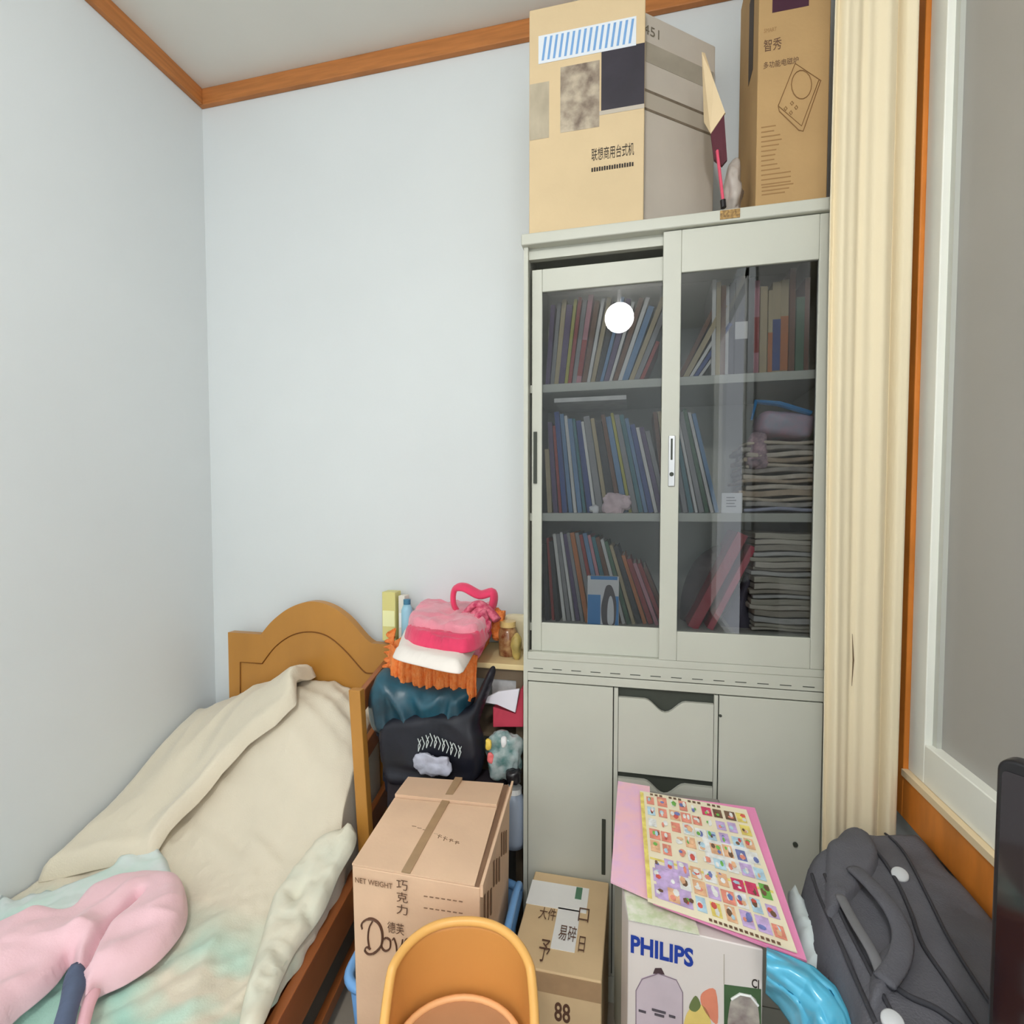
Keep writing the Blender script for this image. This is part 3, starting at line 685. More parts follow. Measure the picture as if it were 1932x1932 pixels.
# ------------------------------------------------------------------ curtain
cur_m = mat('curtain_cream', rgb(240, 226, 194), .85, .03, 6, .15, 140, stretch=(1, 1, .2), sheen=.2)
cpath = []
xa1, xb1 = X_(1561, 1.425), X_(1704, 1.45)
def curt(s, z):
    x = xa1 + (xb1 - xa1) * s; k = (HC - z) / 2.6
    amp = .004 + .013 * sm(.55, .8, s) + .010 * sm(.32, .1, s)
    ph = s * 2 * math.pi * 3.0 + 1.1 * math.sin(s * 6.5) + .18 * math.sin(z * 1.1 + s * 4)
    y = 1.432 + .018 * s + amp * math.sin(ph) + .003 * math.sin(ph * 2.6 + z * .6)
    x += .008 * math.sin(z * 1.6 + 1.0) * (1 - s) + .004 * math.cos(ph)
    return Vector((x, y, z))
t = thing('curtain', 'cream cloth curtain bunched in folds between bookcase and window', 'curtain', (.56, 1.44, .3))
m = MB(); m.grid(lambda a, b: curt(a, .42 + (HC - .07 - .42) * b), 110, 60); m.build('cloth', cur_m, t, smooth=True, solid=.0025)
q = atY(1619, 1240, 1.40)
m = MB(); zt_, zb_ = Z_(1617, 1200, 1.42), Z_(1621, 1300, 1.42)
c1_ = curt((q.x - xa1) / (xb1 - xa1), zt_); c2_ = curt((q.x - xa1) / (xb1 - xa1), zb_)
m.tube([c1_ - YV * .003, (c1_ + c2_) / 2 - YV * .004 + XV * .003, c2_ - YV * .003 + XV * .001], [.0004, .0016, .0004], 6); m.build('tear', mat('tear_dark', rgb(110, 88, 62), .8), t)
m = MB(); m.tube([(XL + .9, 1.44, HC - .05), (XR - .005, 1.46, HC - .05)], .012, 10); m = None
t2 = MB(); t2.tube([(xa1 - .02, 1.445, HC - .05), (XR - .004, 1.452, HC - .05)], .011, 10); t2.build('curtain_rod', metal_m, t)

# ------------------------------------------------------------------ bed
wood_m = mat('bed_wood', rgb(192, 135, 60), .38, .12, 5, .05, 30, stretch=(1, 1, .35), spec=.5)
wood_g = mat('bed_groove', rgb(128, 78, 24), .5)
wood_r = mat('bed_rail_wood', rgb(168, 98, 52), .4, .2, 8, stretch=(1, .3, 1), spec=.5)
bed = thing('bed', 'wooden single bed with arched headboard and side guard rail in the left corner', 'bed', (-1.2, 1.0, 0))
YH = 1.79
def HP(u, v, Y=YH): p = atY(u, v, Y); return (p.x, p.z)
out = [HP(430, 1193), HP(492, 1197)]
arch = spline([HP(u, v) for u, v in ((492, 1197), (515, 1170), (548, 1146), (586, 1135), (622, 1143), (655, 1166), (688, 1203), (702, 1214))], 5, closed=False)
top = [out[0]] + arch + [HP(735, 1216)]
poly = [(top[0][0], .0)] + top + [(top[-1][0], .0)]
def ngon_prism(poly, Y, th):   # triangulated so that the arch stays clean
    bm = bmesh.new(); vs = [bm.verts.new((x, Y, z)) for x, z in poly]; f = bm.faces.new(vs)
    r = bmesh.ops.extrude_face_region(bm, geom=[f]); bmesh.ops.translate(bm, vec=(0, th, 0), verts=[g for g in r['geom'] if isinstance(g, bmesh.types.BMVert)])
    bmesh.ops.triangulate(bm, faces=[f for f in bm.faces if len(f.verts) > 4]); bmesh.ops.recalc_face_normals(bm, faces=bm.faces)
    m = MB(); bm.verts.index_update(); m.add([v.co.copy() for v in bm.verts], [tuple(v.index for v in f.verts) for f in bm.faces]); bm.free(); return m
ngon_prism(poly, YH, .035).build('headboard', wood_m, bed, bevel=.005)
gp = [HP(454, 1420), HP(454, 1249), HP(495, 1252)] + spline([HP(u, v) for u, v in ((495, 1252), (520, 1220), (552, 1198), (586, 1192), (618, 1200), (650, 1226), (684, 1264), (694, 1270))], 5, closed=False) + [HP(716, 1270)]
m = MB(); m.tube([(x, YH - .0005, z) for x, z in gp], .0045, 6, flat=.5); m.build('groove', wood_g, bed)
# side rail, guard rail
RZ = .31
def edge_x(Y): return -.847 + (1.456 - Y) * .1429   # outer edge of the bed
def qedge(Y): return edge_x(Y) - .006 - .032 * sm(1.34, 1.47, Y)
def obox(Y0, Y1, xo, w_, z0, z1, mb=None):
    mb = mb or MB(); p = []
    for z in (z0, z1):
        p += [(edge_x(Y0) + xo, Y0, z), (edge_x(Y0) + xo + w_, Y0, z), (edge_x(Y1) + xo + w_, Y1, z), (edge_x(Y1) + xo, Y1, z)]
    return mb.hexa(p)
obox(.30, YH, 0, .028, RZ - .11, RZ).build('side_rail', wood_r, bed, bevel=.003)
obox(.30, YH, .0, .022, .05, .09).build('lower_rail', wood_r, bed, bevel=.003)
P1 = atY(672, 1300, 1.50); P2 = atY(694, 1610, 1.45)
m = MB(); w2 = .020; a = Vector((P1.x, 1.50, P1.z)); b = Vector((P2.x + .005, 1.45, .30))
m.hexa([b + Vector((-w2, -.014, -.1)), b + Vector((w2, -.014, -.1)), b + Vector((w2, .016, -.1)), b + Vector((-w2, .016, -.1)), a + Vector((-w2, -.014, 0)), a + Vector((w2, -.014, 0)), a + Vector((w2, .016, 0)), a + Vector((-w2, .016, 0))])
m.build('guard_post', wood_m, bed, bevel=.003)
H1 = Vector((a.x + .012, YH, 0))
def rail(z0, z1, zb0, zb1, nm):
    m = MB(); x0 = a.x; xh = HP(726, 1260)[0]
    m.hexa([(x0 + .002, 1.515, z0), (x0 + .022, 1.515, z0), (xh + .02, YH, zb0), (xh, YH, zb0), (x0 + .002, 1.515, z1), (x0 + .022, 1.515, z1), (xh + .02, YH, zb1), (xh, YH, zb1)]); m.build(nm, wood_r, bed, bevel=.003)
rail(a.z - .075, a.z - .005, a.z - .055, a.z + .015, 'guard_rail'); rail(a.z - .245, a.z - .185, a.z - .225, a.z - .165, 'guard_rail')
rail(.34, .42, .34, .42, 'guard_rail')
for (xx, yy) in ((edge_x(.35), .35), (XL + .08, .35), (XL + .08, YH - .05)):
    m = MB(); m.box((xx - .03, yy - .025, 0), (xx + .027, yy + .025, .22)); m.build('leg', wood_r, bed, bevel=.003)
m = MB(); m.hexa([(XL + .03, .3, .24), (edge_x(.3) - .004, .3, .24), (edge_x(YH) - .004, YH - .005, .24), (XL + .03, YH - .005, .24), (XL + .03, .3, .27), (edge_x(.3) - .004, .3, .27), (edge_x(YH) - .004, YH - .005, .27), (XL + .03, YH - .005, .27)])
m.build('bed_board', wood_r, bed)

# quilt: heightfield with folds
def zb(x, y):   # bedding top height
    xe = edge_x(y); s = (x - XL) / (xe - XL)
    z = .345 + .25 * sm(1.12, 1.80, y)
    z += .19 * math.exp(-((s - .66) / .36) ** 2) * sm(1.36, 1.66, y)
    z -= .03 * sm(.25, 0, s)
    return z
def fold_q(x, y):
    p = Vector((x * 1.0, y * .55, 0)); w1 = noise.noise(Vector((x * 3, y * 2, 3.3)))
    f = .013 * noise.noise(Vector((x * 9 + y * 5 + w1 * 1.5, y * 2.2 - x * 1.0, 1.2)))
    f += .009 * sm(1.2, 1.5, y) * math.sin((y * 1.0 + x * .25 + w1 * .05) * 95) * (0.5 + .5 * noise.noise(Vector((x * 6, y * 5, 7))))
    f += .012 * abs(noise.noise(Vector((x * 14 - y * 9, y * 4, 5)))) * sm(1.5, 1.0, y)
    f += .009 * crease((x + y * .3, y * .45, 4), 9) * (.35 + .65 * sm(1.3, 1.0, y) + .5 * sm(1.5, 1.62, y))
    f += .003 * noise.noise(Vector((x * 40, y * 40, 0)))
    return f
def quilt(a, b):
    y = .32 + (YH - .012 - .32) * b; xe = qedge(y)
    hang = 1.0
    s = min(1, a / .86)
    x = XL + .006 + (xe - XL - .006) * s
    z = zb(x, y) + fold_q(x, y)
    if a > .86:      # hangs over the edge of the rail
        t_ = (a - .86) / .14; L = .05 + .035 * noise.noise(Vector((y * 6, 2, 1))) + .10 * sm(1.25, 1.45, y)
        x = xe + .012 * math.sin(t_ * 1.6) + .014 * t_ * noise.noise(Vector((y * 16, 3, 3)))
        z = zb(xe, y) + fold_q(xe, y) - t_ * (L + zb(xe, y) - RZ - .05)
        z = max(z, RZ - .06)
    elif s > .9:
        z -= .012 * ((s - .9) / .1) ** 2
    return Vector((x, y, z))
def quilt_mat():
    m = mat('quilt_cream', rgb(228, 218, 197), .85, .05, 4, .25, 220, sheen=.2)
    nt = m.node_tree; b = nt.nodes['Principled BSDF']; src = b.inputs['Base Color'].links[0].from_socket
    tc = nt.nodes.new('ShaderNodeTexCoord'); sp = nt.nodes.new('ShaderNodeSeparateXYZ'); nt.links.new(tc.outputs['Object'], sp.inputs[0])
    # printed mint pattern towards the foot end
    n = nt.nodes.new('ShaderNodeTexNoise'); n.inputs['Scale'].default_value = 4.5; n.inputs['Detail'].default_value = 2; nt.links.new(tc.outputs['Object'], n.inputs['Vector'])
    mr = nt.nodes.new('ShaderNodeMapRange'); mr.inputs[1].default_value = 1.18; mr.inputs[2].default_value = .98; nt.links.new(sp.outputs[1], mr.inputs[0])
    cr = nt.nodes.new('ShaderNodeValToRGB'); cr.color_ramp.elements[0].position = .42; cr.color_ramp.elements[1].position = .58; nt.links.new(n.outputs[0], cr.inputs[0])
    mu = nt.nodes.new('ShaderNodeMath'); mu.operation = 'MULTIPLY'; nt.links.new(mr.outputs[0], mu.inputs[0]); nt.links.new(cr.outputs[0], mu.inputs[1])
    mx = nt.nodes.new('ShaderNodeMix'); mx.data_type = 'RGBA'; nt.links.new(mu.outputs[0], mx.inputs[0]); nt.links.new(src, mx.inputs[6]); mx.inputs[7].default_value = rgb(176, 222, 206)
    # dark green leaf spots
    v = nt.nodes.new('ShaderNodeTexNoise'); v.inputs['Scale'].default_value = 13; v.inputs['Detail'].default_value = 1; nt.links.new(tc.outputs['Object'], v.inputs['Vector'])
    c2 = nt.nodes.new('ShaderNodeValToRGB'); c2.color_ramp.elements[0].position = .67; c2.color_ramp.elements[1].position = .73; nt.links.new(v.outputs[0], c2.inputs[0])
    mr2 = nt.nodes.new('ShaderNodeMapRange'); mr2.inputs[1].default_value = 1.12; mr2.inputs[2].default_value = 1.0; nt.links.new(sp.outputs[1], mr2.inputs[0])
    m2 = nt.nodes.new('ShaderNodeMath'); m2.operation = 'MULTIPLY'; nt.links.new(mr2.outputs[0], m2.inputs[0]); nt.links.new(c2.outputs[0], m2.inputs[1])
    x2 = nt.nodes.new('ShaderNodeMix'); x2.data_type = 'RGBA'; nt.links.new(m2.outputs[0], x2.inputs[0]); nt.links.new(mx.outputs[2], x2.inputs[6]); x2.inputs[7].default_value = rgb(84, 128, 108)
    nt.links.new(x2.outputs[2], b.inputs['Base Color']); return m
m = MB(); m.grid(quilt, 150, 170)
tag(m.build('quilt', quilt_mat(), smooth=True, solid=.010), 'cream quilt with mint green printed foot end spread over the bed', 'quilt')

# folded blanket along the wall, on top of the quilt
def P2d(u, v, z): p = atZ(u, v, z); return (p.x, p.y)
CRE = [(560, 1300), (560, 1345), (520, 1385), (470, 1420), (420, 1475), (385, 1520), (320, 1580), (290, 1615)]
def opl(x, y, P):
    d = 9
    for i in range(1, len(P)):
        ax, ay = P[i - 1]; bx, by = P[i]; dx, dy = bx - ax, by - ay; t = max(0, min(1, ((x - ax) * dx + (y - ay) * dy) / (dx * dx + dy * dy))); d = min(d, math.hypot(x - ax - t * dx, y - ay - t * dy))
    return d
def bl_base(x, y): return zb(x, y) + .010 + .050 * math.exp(-(opl(x, y, edge_pts) / .055) ** 2) * sm(1.18, 1.36, y)
edge_pts = []
for u, v in CRE:
    z = .6
    for _ in range(12): p = atZ(u, v, z); z = .6 * z + .4 * (zb(p.x, p.y) + .03)
    edge_pts.append((p.x, min(p.y, YH - .02)))
left_pts = [(XL + .012, 1.16), (XL + .012, 1.35), (XL + .012, 1.55), (XL + .012, YH - .02)]
polyb = edge_pts[::-1] + [(edge_pts[0][0], YH - .018)] if edge_pts[0][1] < YH - .03 else edge_pts[::-1]
polyb = polyb + left_pts[::-1]
def bfold(x, y):
    d = pdist(x, y, edge_pts[::-1]) if False else 0
    return .012 * crease((x, y * .6, 2), 6) + .010 * noise.noise(Vector((x * 8 + y * 3, y * 3, 9))) + .003 * noise.noise(Vector((x * 40, y * 40, 2)))
soft(polyb, bl_base, .052, .05, bfold, .014, smooth_outline=False).build('tmp', None) if False else None
b2 = soft(polyb, bl_base, .048, .035, bfold, .011, smooth_outline=False)
tag(b2.build('folded_blanket', mat('blanket_cream', rgb(228, 218, 196), .9, .05, 5, .3, 200, sheen=.3), smooth=True), 'thick cream blanket folded along the wall on top of the quilt', 'blanket')
# pale garment patch beneath the pink one
def drape(pix, zg, h, w_, fold, mname, c, name, label, cat, step=.011, **k):
    P = []
    for u, v in pix:
        z = zg if not callable(zg) else .45
        for _ in range(12):
            p = atZ(u, v, z)
            if callable(zg): z = .6 * z + .4 * (zg(p.x, p.y) + h * .3)
        P.append((p.x, p.y))
    base = zg if callable(zg) else (lambda x, y: zg)
    mb = soft(P, (lambda x, y: base(x, y)), h, w_, fold, step)
    o = mb.build(name, mat(mname, c, .85, **k), smooth=True); return tag(o, label, cat), P
def zq2(x, y): return zb(x, y) + .012
drape([(200, 1650), (225, 1622), (300, 1608), (322, 1640), (330, 1690), (240, 1700), (130, 1735), (60, 1740), (0, 1730), (0, 1700), (90, 1690)], zq2, .022, .02,
      lambda x, y: .012 * crease((x, y, 4), 14), 'pale_cloth', rgb(226, 234, 232), 'crumpled_sheet', 'crumpled pale blue and white sheet between wall and pink garment', 'sheet', var=.08, scale=9, c2=rgb(200, 226, 214))
pkm = dict(var=.05, scale=8, bump=.2, bscale=200, sheen=.3)
SLIT = [tuple(atZ(u, v, .42).xy) for u, v in ((262, 1688), (235, 1712), (200, 1745), (175, 1782), (160, 1820))]
RIDGE = [tuple(atZ(u, v, .42).xy) for u, v in ((250, 1672), (215, 1700), (170, 1730), (140, 1770), (135, 1800))]
def pfold(x, y):
    return pfold0(x, y) - .055 * math.exp(-(opl(x, y, SLIT) / .010) ** 2) + .020 * math.exp(-(opl(x, y, RIDGE) / .022) ** 2)
def pfold0(x, y):
    p = atZ(240, 1740, .42); w1 = noise.noise(Vector((x * 4, y * 4, 1)))
    return .016 * crease((x * .9 - y * .5, y * .4 + x * .3, 6), 8) + .012 * noise.noise(Vector((x * 11 - y * 7, y * 3 + x * 2, 6 + w1))) + .003 * noise.noise(Vector((x * 30, y * 30, 2)))
g, PP = drape([(-60, 1770), (0, 1755), (75, 1728), (130, 1722), (165, 1684), (225, 1655), (290, 1645), (340, 1660), (354, 1700), (345, 1745), (300, 1800), (240, 1842), (185, 1868), (160, 1895), (140, 1850), (135, 1808), (100, 1850), (40, 1900), (-60, 1970)],
      lambda x, y: zq2(x, y) + .02, .05, .05, pfold, 'pink_wool', rgb(248, 204, 212), 'pink_garment', 'soft pale pink garment thrown across the foot of the bed', 'garment', step=.006, **pkm)
drape([(140, 1812), (160, 1822), (163, 1850), (150, 1890), (130, 1960), (95, 1960), (112, 1890), (122, 1840)], lambda x, y: zq2(x, y) + .055, .012, .01, lambda x, y: 0, 'navy_strap', rgb(96, 108, 134), 'belt', 'blue grey belt hanging out from under the pink garment', 'belt', var=.15, scale=20)
slv, _p = drape([(165, 1870), (190, 1862), (178, 1895), (160, 1960), (140, 1960), (150, 1905)], lambda x, y: zq2(x, y) + .045, .012, .01, lambda x, y: 0, 'pink_sleeve', rgb(246, 190, 200), 'sleeve', 'thin pink sleeve end beside the blue grey strap on the bed', 'sleeve')
slv.parent = g
for _k in ('category', 'label'): del slv[_k]
# crumpled sheet at the bed edge
def efold(x, y):
    return .017 * max(0, crease((x + y * .35, y * .4, 3), 15)) + .010 * crease((x, y, 8), 24)
drape([(545, 1650), (600, 1590), (650, 1560), (672, 1570), (668, 1600), (640, 1650), (610, 1720), (560, 1790), (530, 1850), (490, 1940), (450, 1960), (465, 1860), (490, 1780), (510, 1710)], lambda x, y: zb(x, y) + .008, .010, .02, efold, 'sheet_floral', rgb(232, 226, 206), 'rumpled_sheet',
      'rumpled pale green sheet bunched along the open edge of the bed', 'sheet', var=.1, scale=14, c2=rgb(222, 222, 204), bump=.2)
# dark items under the bed
t = lump((-1.0, 1.05, .115), (.14, .25, .11), .02, 9, .6, seed=31)
tag(t.build('dark_bag', mat('bag_violet', rgb(58, 40, 62), .7, .3, 10), smooth=True), 'dark violet cloth bag stored under the bed', 'bag')

# ------------------------------------------------------------------ side table with the pile
TZ = .94; TY = 1.60; TX0 = X_(742, 1.60); TX1 = CX0 - .012
pale_m = mat('table_top', rgb(240, 218, 164), .5, .05, 6, stretch=(1, .3, 1))
tb = thing('side_table', 'small pale topped table against the wall, left of the bookcase', 'table', ((TX0 + TX1) / 2, 1.72, 0))
m = MB(); m.box((TX0, TY, TZ - .018), (TX1, YB - .004, TZ)); m.build('tabletop', pale_m, tb, bevel=.003)
m = MB(); m.box((TX0 + .02, TY + .015, TZ - .055), (TX1 - .01, YB - .02, TZ - .019)); m.build('apron', mat('apron_dark', rgb(120, 104, 84), .6), tb)
m = MB(); m.box((TX0 + .02, TY + .01, .52), (TX1 - .01, YB - .02, .535)); m.build('shelf', MATS['apron_dark'], tb)
m = MB(); m.box((TX0 + .02, TY + .01, .70), (TX1 - .01, YB - .02, .712)); m.build('shelf', MATS['apron_dark'], tb)
for x in (TX0 + .02, TX1 - .035):
    for y in (TY + .012, YB - .035):
        m = MB(); m.box((x, y, 0), (x + .022, y + .022, TZ - .019)); m.build('leg', MATS['apron_dark'], tb)
# items on the table rear
def tb_box(name, u0, u1, vt, Y, dep, c, label, cat, zb_=TZ, **k):
    x0 = X_(u0, Y); x1 = X_(u1, Y); z1_ = Z_((u0 + u1) / 2, vt, Y); t = thing(name, label, cat, ((x0 + x1) / 2, Y + dep / 2, zb_))
    m = MB(); m.box((x0, Y, zb_), (x1, Y + dep, z1_)); m.build('box_body', mat(name + '_%d' % u0, c, .5, **k), t, bevel=.002)
    m = MB(); m.box((x0 + .003, Y - .0008, zb_ + (z1_ - zb_) * .3), (x1 - .003, Y, zb_ + (z1_ - zb_) * .62)); m.build('label_panel', mat(name + '_lab%d' % u0, tuple(min(.9, x * 1.5 + .1) for x in c[:3]) + (1,), .5), t)
    return t
tb_box('yellow_carton', 719, 744, 1117, 1.79, .05, rgb(222, 214, 140), 'narrow pale yellow carton standing at the back of the table beside the headboard', 'box')
tb_box('white_carton', 750, 762, 1124, 1.80, .04, rgb(232, 226, 214), 'thin white carton standing right of the yellow one on the table', 'box')
c = atY(768, 1150, 1.79)
t = thing('blue_bottle', 'small light blue bottle on the table behind the pink cloth', 'bottle', (c.x, 1.79, TZ))
m = MB(); zt_ = Z_(768, 1140, 1.79) - TZ; m.lathe((c.x, 1.79, TZ), [(.019, 0), (.021, .01), (.021, zt_ * .85), (.012, zt_)], 16); m.build('body', mat('bottle_blue', rgb(160, 206, 226), .3), t, smooth=True)
m = MB(); m.lathe((c.x, 1.79, TZ), [(.013, zt_), (.013, zt_ + .018), (.002, zt_ + .02)], 14); m.build('cap', mat('bottle_cap', rgb(70, 130, 160), .4), t)
c = atY(958, 1200, 1.70)
t = thing('glass_jar', 'amber glass jar with gold lid on the pale table beside the bookcase', 'jar', (c.x, 1.70, TZ))
hj = Z_(958, 1182, 1.70) - TZ
m = MB(); m.lathe((c.x, 1.70, TZ), [(.024, 0), (.030, .006), (.031, hj * .8), (.024, hj)], 20); m.build('body', mat('amber', rgb(120, 58, 34), .15, .4, 40, c2=rgb(200, 160, 110), spec=.7), t, smooth=True)
m = MB(); m.lathe((c.x, 1.70, TZ), [(.027, hj), (.027, hj + .018), (.002, hj + .019)], 20); m.build('lid', mat('lid_gold', rgb(226, 196, 130), .3, .1, 10), t)
c = atY(984, 1200, 1.66); t = lump((c.x - .018, 1.665, TZ + .042), (.016, .02, .042), .006, 30, .8, seed=2)
tag(t.build('gold_wrapper', mat('wrap_gold', rgb(206, 184, 110), .35, .3, 30), smooth=True), 'crumpled gold wrapper touching the bookcase on the pale table', 'wrapper')
c = atY(975, 1165, 1.80); t = lump((c.x, 1.80, TZ + .06), (.05, .03, .06), .006, 20, .4, seed=6)
tag(t.build('cream_packet', mat('pack_cream', rgb(236, 226, 190), .5, .1, 12), smooth=True), 'cream packet against the wall behind the amber jar', 'packet')
# pile: orange crocheted cushion, white pillow, pink clothes
Yp = 1.66
pc = atY(805, 1230, Yp)
t = thing('crochet_cushion', 'orange crocheted cushion cover with ruffled edge under the white pillow', 'cushion', (pc.x, Yp, TZ))
or_m = mat('crochet_orange', rgb(238, 122, 50), .85, .45, 70, .9, 150, c2=rgb(244, 150, 84))
x0o = X_(728, 1.58); x1o = X_(893, 1.56)
m = lump(((x0o + x1o) / 2, 1.685, TZ + .03), ((x1o - x0o) / 2 - .006, .115, .03), .012, 30, .5, seed=13); m.build('cushion', or_m, t, smooth=True)
def ruff(a, b):   # ruffle hanging over the table front
    ang = a; x = x0o - .005 + (x1o - x0o + .02) * a; L = Z_(805, 1255, 1.57) - Z_(805, 1312, 1.57)
    wv = a * 46 + 3.5 * noise.noise(Vector((a * 6, 1, 1)))
    y = 1.575 - .018 * math.sin(b * 2.6) + (.011 * math.sin(wv) + .005 * math.sin(wv * 2.7)) * b - .02 * a + .004 * noise.noise(Vector((a * 60, b * 14, 2)))
    y += .05 * max(0, .12 - a) / .12
    z = TZ + .035 - b * (L + .045 - .028 * (1 - a)) + (.010 * math.sin(a * 21) + .006 * math.sin(wv * 1.9)) * b
    return Vector((x, y, z))
m = MB(); m.grid(ruff, 200, 24); m.build('ruffle', or_m, t, smooth=True, solid=.004)
def ruff2(a, b):  # ruffle standing at the left side
    p = atY(726 + 14 * a + 6 * b, 1265 - 75 * b, 1.58 + .17 * b); return p + Vector((.010 * math.sin(b * 40) * (1 - a), .006 * math.sin(b * 50), .012 * math.sin(b * 36) * a + a * .008))
m = MB(); m.grid(ruff2, 8, 50); m.build('ruffle', or_m, t, smooth=True, solid=.004)
P = [(745, 1235), (748, 1222), (782, 1175), (910, 1170), (905, 1200), (878, 1252), (862, 1262), (800, 1250)]
zpl = TZ + .055
PW = [P2d(u, v, zpl + .01) for u, v in P]
tag(soft(PW, lambda x, y: zpl, .028, .03, lambda x, y: .004 * noise.noise(Vector((x * 20, y * 20, 1)))).build('white_pillow', mat('pillow_white', rgb(246, 238, 230), .85, .03, 8, .2, 150), smooth=True), 'flat white pillow between orange cushion and pink clothes', 'pillow')
pkA = mat('pink_towel', rgb(238, 150, 166), .9, .12, 10, .4, 160, sheen=.4); pkB = mat('hot_pink_cloth', rgb(232, 62, 104), .8, .15, 12, .3, 120, sheen=.3)
zpp = zpl + .028
PT = [P2d(u, v, zpp + .03) for u, v in ((768, 1180), (790, 1150), (808, 1130), (905, 1130), (935, 1150), (915, 1190), (880, 1200), (800, 1192))]
t = thing('pink_clothes', 'folded pink clothes bundle on top of the pile on the table', 'clothes', (PT[0][0], PT[0][1], zpp))
soft(PT, lambda x, y: zpp + .012, .045, .02, lambda x, y: .012 * crease((x, y, 5), 13), .007).build('folded_towel', pkA, t, smooth=True)
PT2 = [P2d(u, v, zpp + .012) for u, v in ((768, 1188), (775, 1205), (820, 1216), (880, 1222), (915, 1205), (915, 1185), (840, 1180))]
soft(PT2, lambda x, y: zpp, .034, .018, lambda x, y: .010 * crease((x * .5, y, 5), 26), .007).build('rolled_edge', pkB, t, smooth=True)
def pixlump(u, v, Y, rx, ry, rz, **k): p = atY(u, v, Y); return lump((p.x, p.y, p.z), (rx, ry, rz), **k)
pixlump(775 + 45, 1198, 1.60, .078, .03, .017, amp=.008, sc=26, e=.7, seed=41, nu=90, nv=40, folds=lambda p: .008 * crease((p.x * .35, p.y, p.z), 60)).build('towel_front', pkB, t, smooth=True)
pixlump(905, 1180, 1.63, .032, .035, .045, amp=.014, sc=30, e=.8, seed=44, nu=70, nv=40, folds=lambda p: .012 * crease(p, 30)).build('plaid_bundle', mat('plaid_pink', rgb(236, 130, 150), .8, .4, 60, c2=rgb(190, 50, 90)), t, smooth=True)
def strapc(pix, r, nm, mt, fl=.5):
    pts = spline([tuple(atY(u, v, y)) for u, v, y in pix], 6, closed=False); m = MB(); m.tube(pts, r, 10, flat=fl); m.build(nm, mt, t, smooth=True)
strapc([(872, 1165, 1.70), (856, 1140, 1.69), (858, 1112, 1.69), (876, 1108, 1.68), (905, 1122, 1.68), (930, 1118, 1.69), (928, 1145, 1.68), (905, 1160, 1.66)], .020, 'strap_loop', pkB)
strapc([(878, 1160, 1.66), (900, 1140, 1.65), (920, 1150, 1.65), (938, 1170, 1.64)], .026, 'hanging_end', mat('plaid_pink', rgb(236, 130, 150), .8, .4, 60, c2=rgb(190, 50, 90)))
strapc([(905, 1165, 1.63), (905, 1200, 1.60), (893, 1232, 1.585), (872, 1248, 1.575)], .024, 'hanging_end', mat('plaid_pink2', rgb(222, 80, 112), .8, .4, 50, c2=rgb(240, 160, 176)), .6)
strapc([(845, 1232, 1.575), (860, 1240, 1.57), (880, 1240, 1.572)], .014, 'hanging_end', pkB)
p = atY(940, 1160, 1.72)
t = lump((p.x, 1.72, TZ + .10), (.022, .03, .05), .014, 40, .8, seed=51)
tag(t.build('orange_scrap', or_m, smooth=True), 'small orange crocheted end sticking out right of the pink clothes', 'cloth')

# garments and bags hanging in front of the table
def hang(name, label, cat, pix, Y, th, mt, fold, step=.011):
    """upright soft object: outline in a vertical plane Y, domed towards the room"""
    P = [(atY(u, v, Y).x, atY(u, v, Y).z) for u, v in pix]
    mb = soft(P, lambda x, z: 0, th, th * .9, fold, step)
    for v_ in mb.v: x, z, h = v_.x, v_.y, v_.z; v_.x, v_.y, v_.z = x, Y - h, z
    mb2 = MB(); mb2.v = mb.v; mb2.f = mb.f; mb2.mi = mb.mi
    return tag(mb2.build(name, mt, smooth=True), label, cat)
teal = mat('teal_satin', rgb(34, 92, 112), .35, .3, 9, .15, 40, c2=rgb(24, 48, 60), spec=.6)
hang('teal_jacket', 'shiny dark teal jacket bulging below the orange cushion', 'jacket', [(730, 1260), (790, 1285), (890, 1290), (895, 1330), (880, 1365), (800, 1385), (755, 1390), (712, 1370), (700, 1320), (712, 1280)], 1.575, .06,
     teal, lambda x, z: .020 * crease((x, z * .35, 3), 16) + .010 * noise.noise(Vector((x * 12, z * 10, 3))), step=.007)
blk = mat('black_bag', rgb(26, 28, 40), .45, .3, 8, .2, 40, spec=.5)
bag = hang('black_bag', 'black shoulder bag with white scribbled lettering hanging behind the big carton', 'bag', [(725, 1360), (790, 1345), (880, 1335), (900, 1310), (925, 1260), (935, 1265), (925, 1300), (905, 1360), (912, 1390), (912, 1440), (895, 1472), (840, 1476), (770, 1480), (735, 1470), (720, 1420)], 1.53, .035, blk,
     lambda x, z: .008 * noise.noise(Vector((x * 10, z * 8, 8))) + .007 * crease((x * .6, z, 5), 12), step=.008)
m = MB(); rr = random.Random(3)
for k in range(11):
    u = 790 + k * 7.6; v = 1392 + abs(k - 3) * 3.2; a = atY(u, v - 10, 1.49); a.y = 1.483
    b1 = atY(u + 5, v + 3, 1.49); b1.y = 1.483; c1__ = atY(u + 1, v + 14, 1.49); c1__.y = 1.483
    m.tube([a, b1, c1__], .0016, 5)
    if k % 2 == 0: d1_ = atY(u + 6, v - 8, 1.49); d1_.y = 1.483; m.tube([d1_, (d1_ + c1__) / 2 - XV * .004, c1__], .0013, 5)
m.build('white_lettering', mat('print_white', rgb(214, 222, 220), .5), bag)
c = atY(815, 1442, 1.47); t = lump((c.x, 1.468, c.z), (.062, .012, .032), .014, 34, .7, seed=17)
tag(t.build('clear_plastic_bag', mat('plastic_pale', rgb(188, 190, 206), .3, .2, 30, .3, 60, spec=.6), smooth=True), 'crumpled pale plastic bag before the black bag, behind the big carton', 'bag')
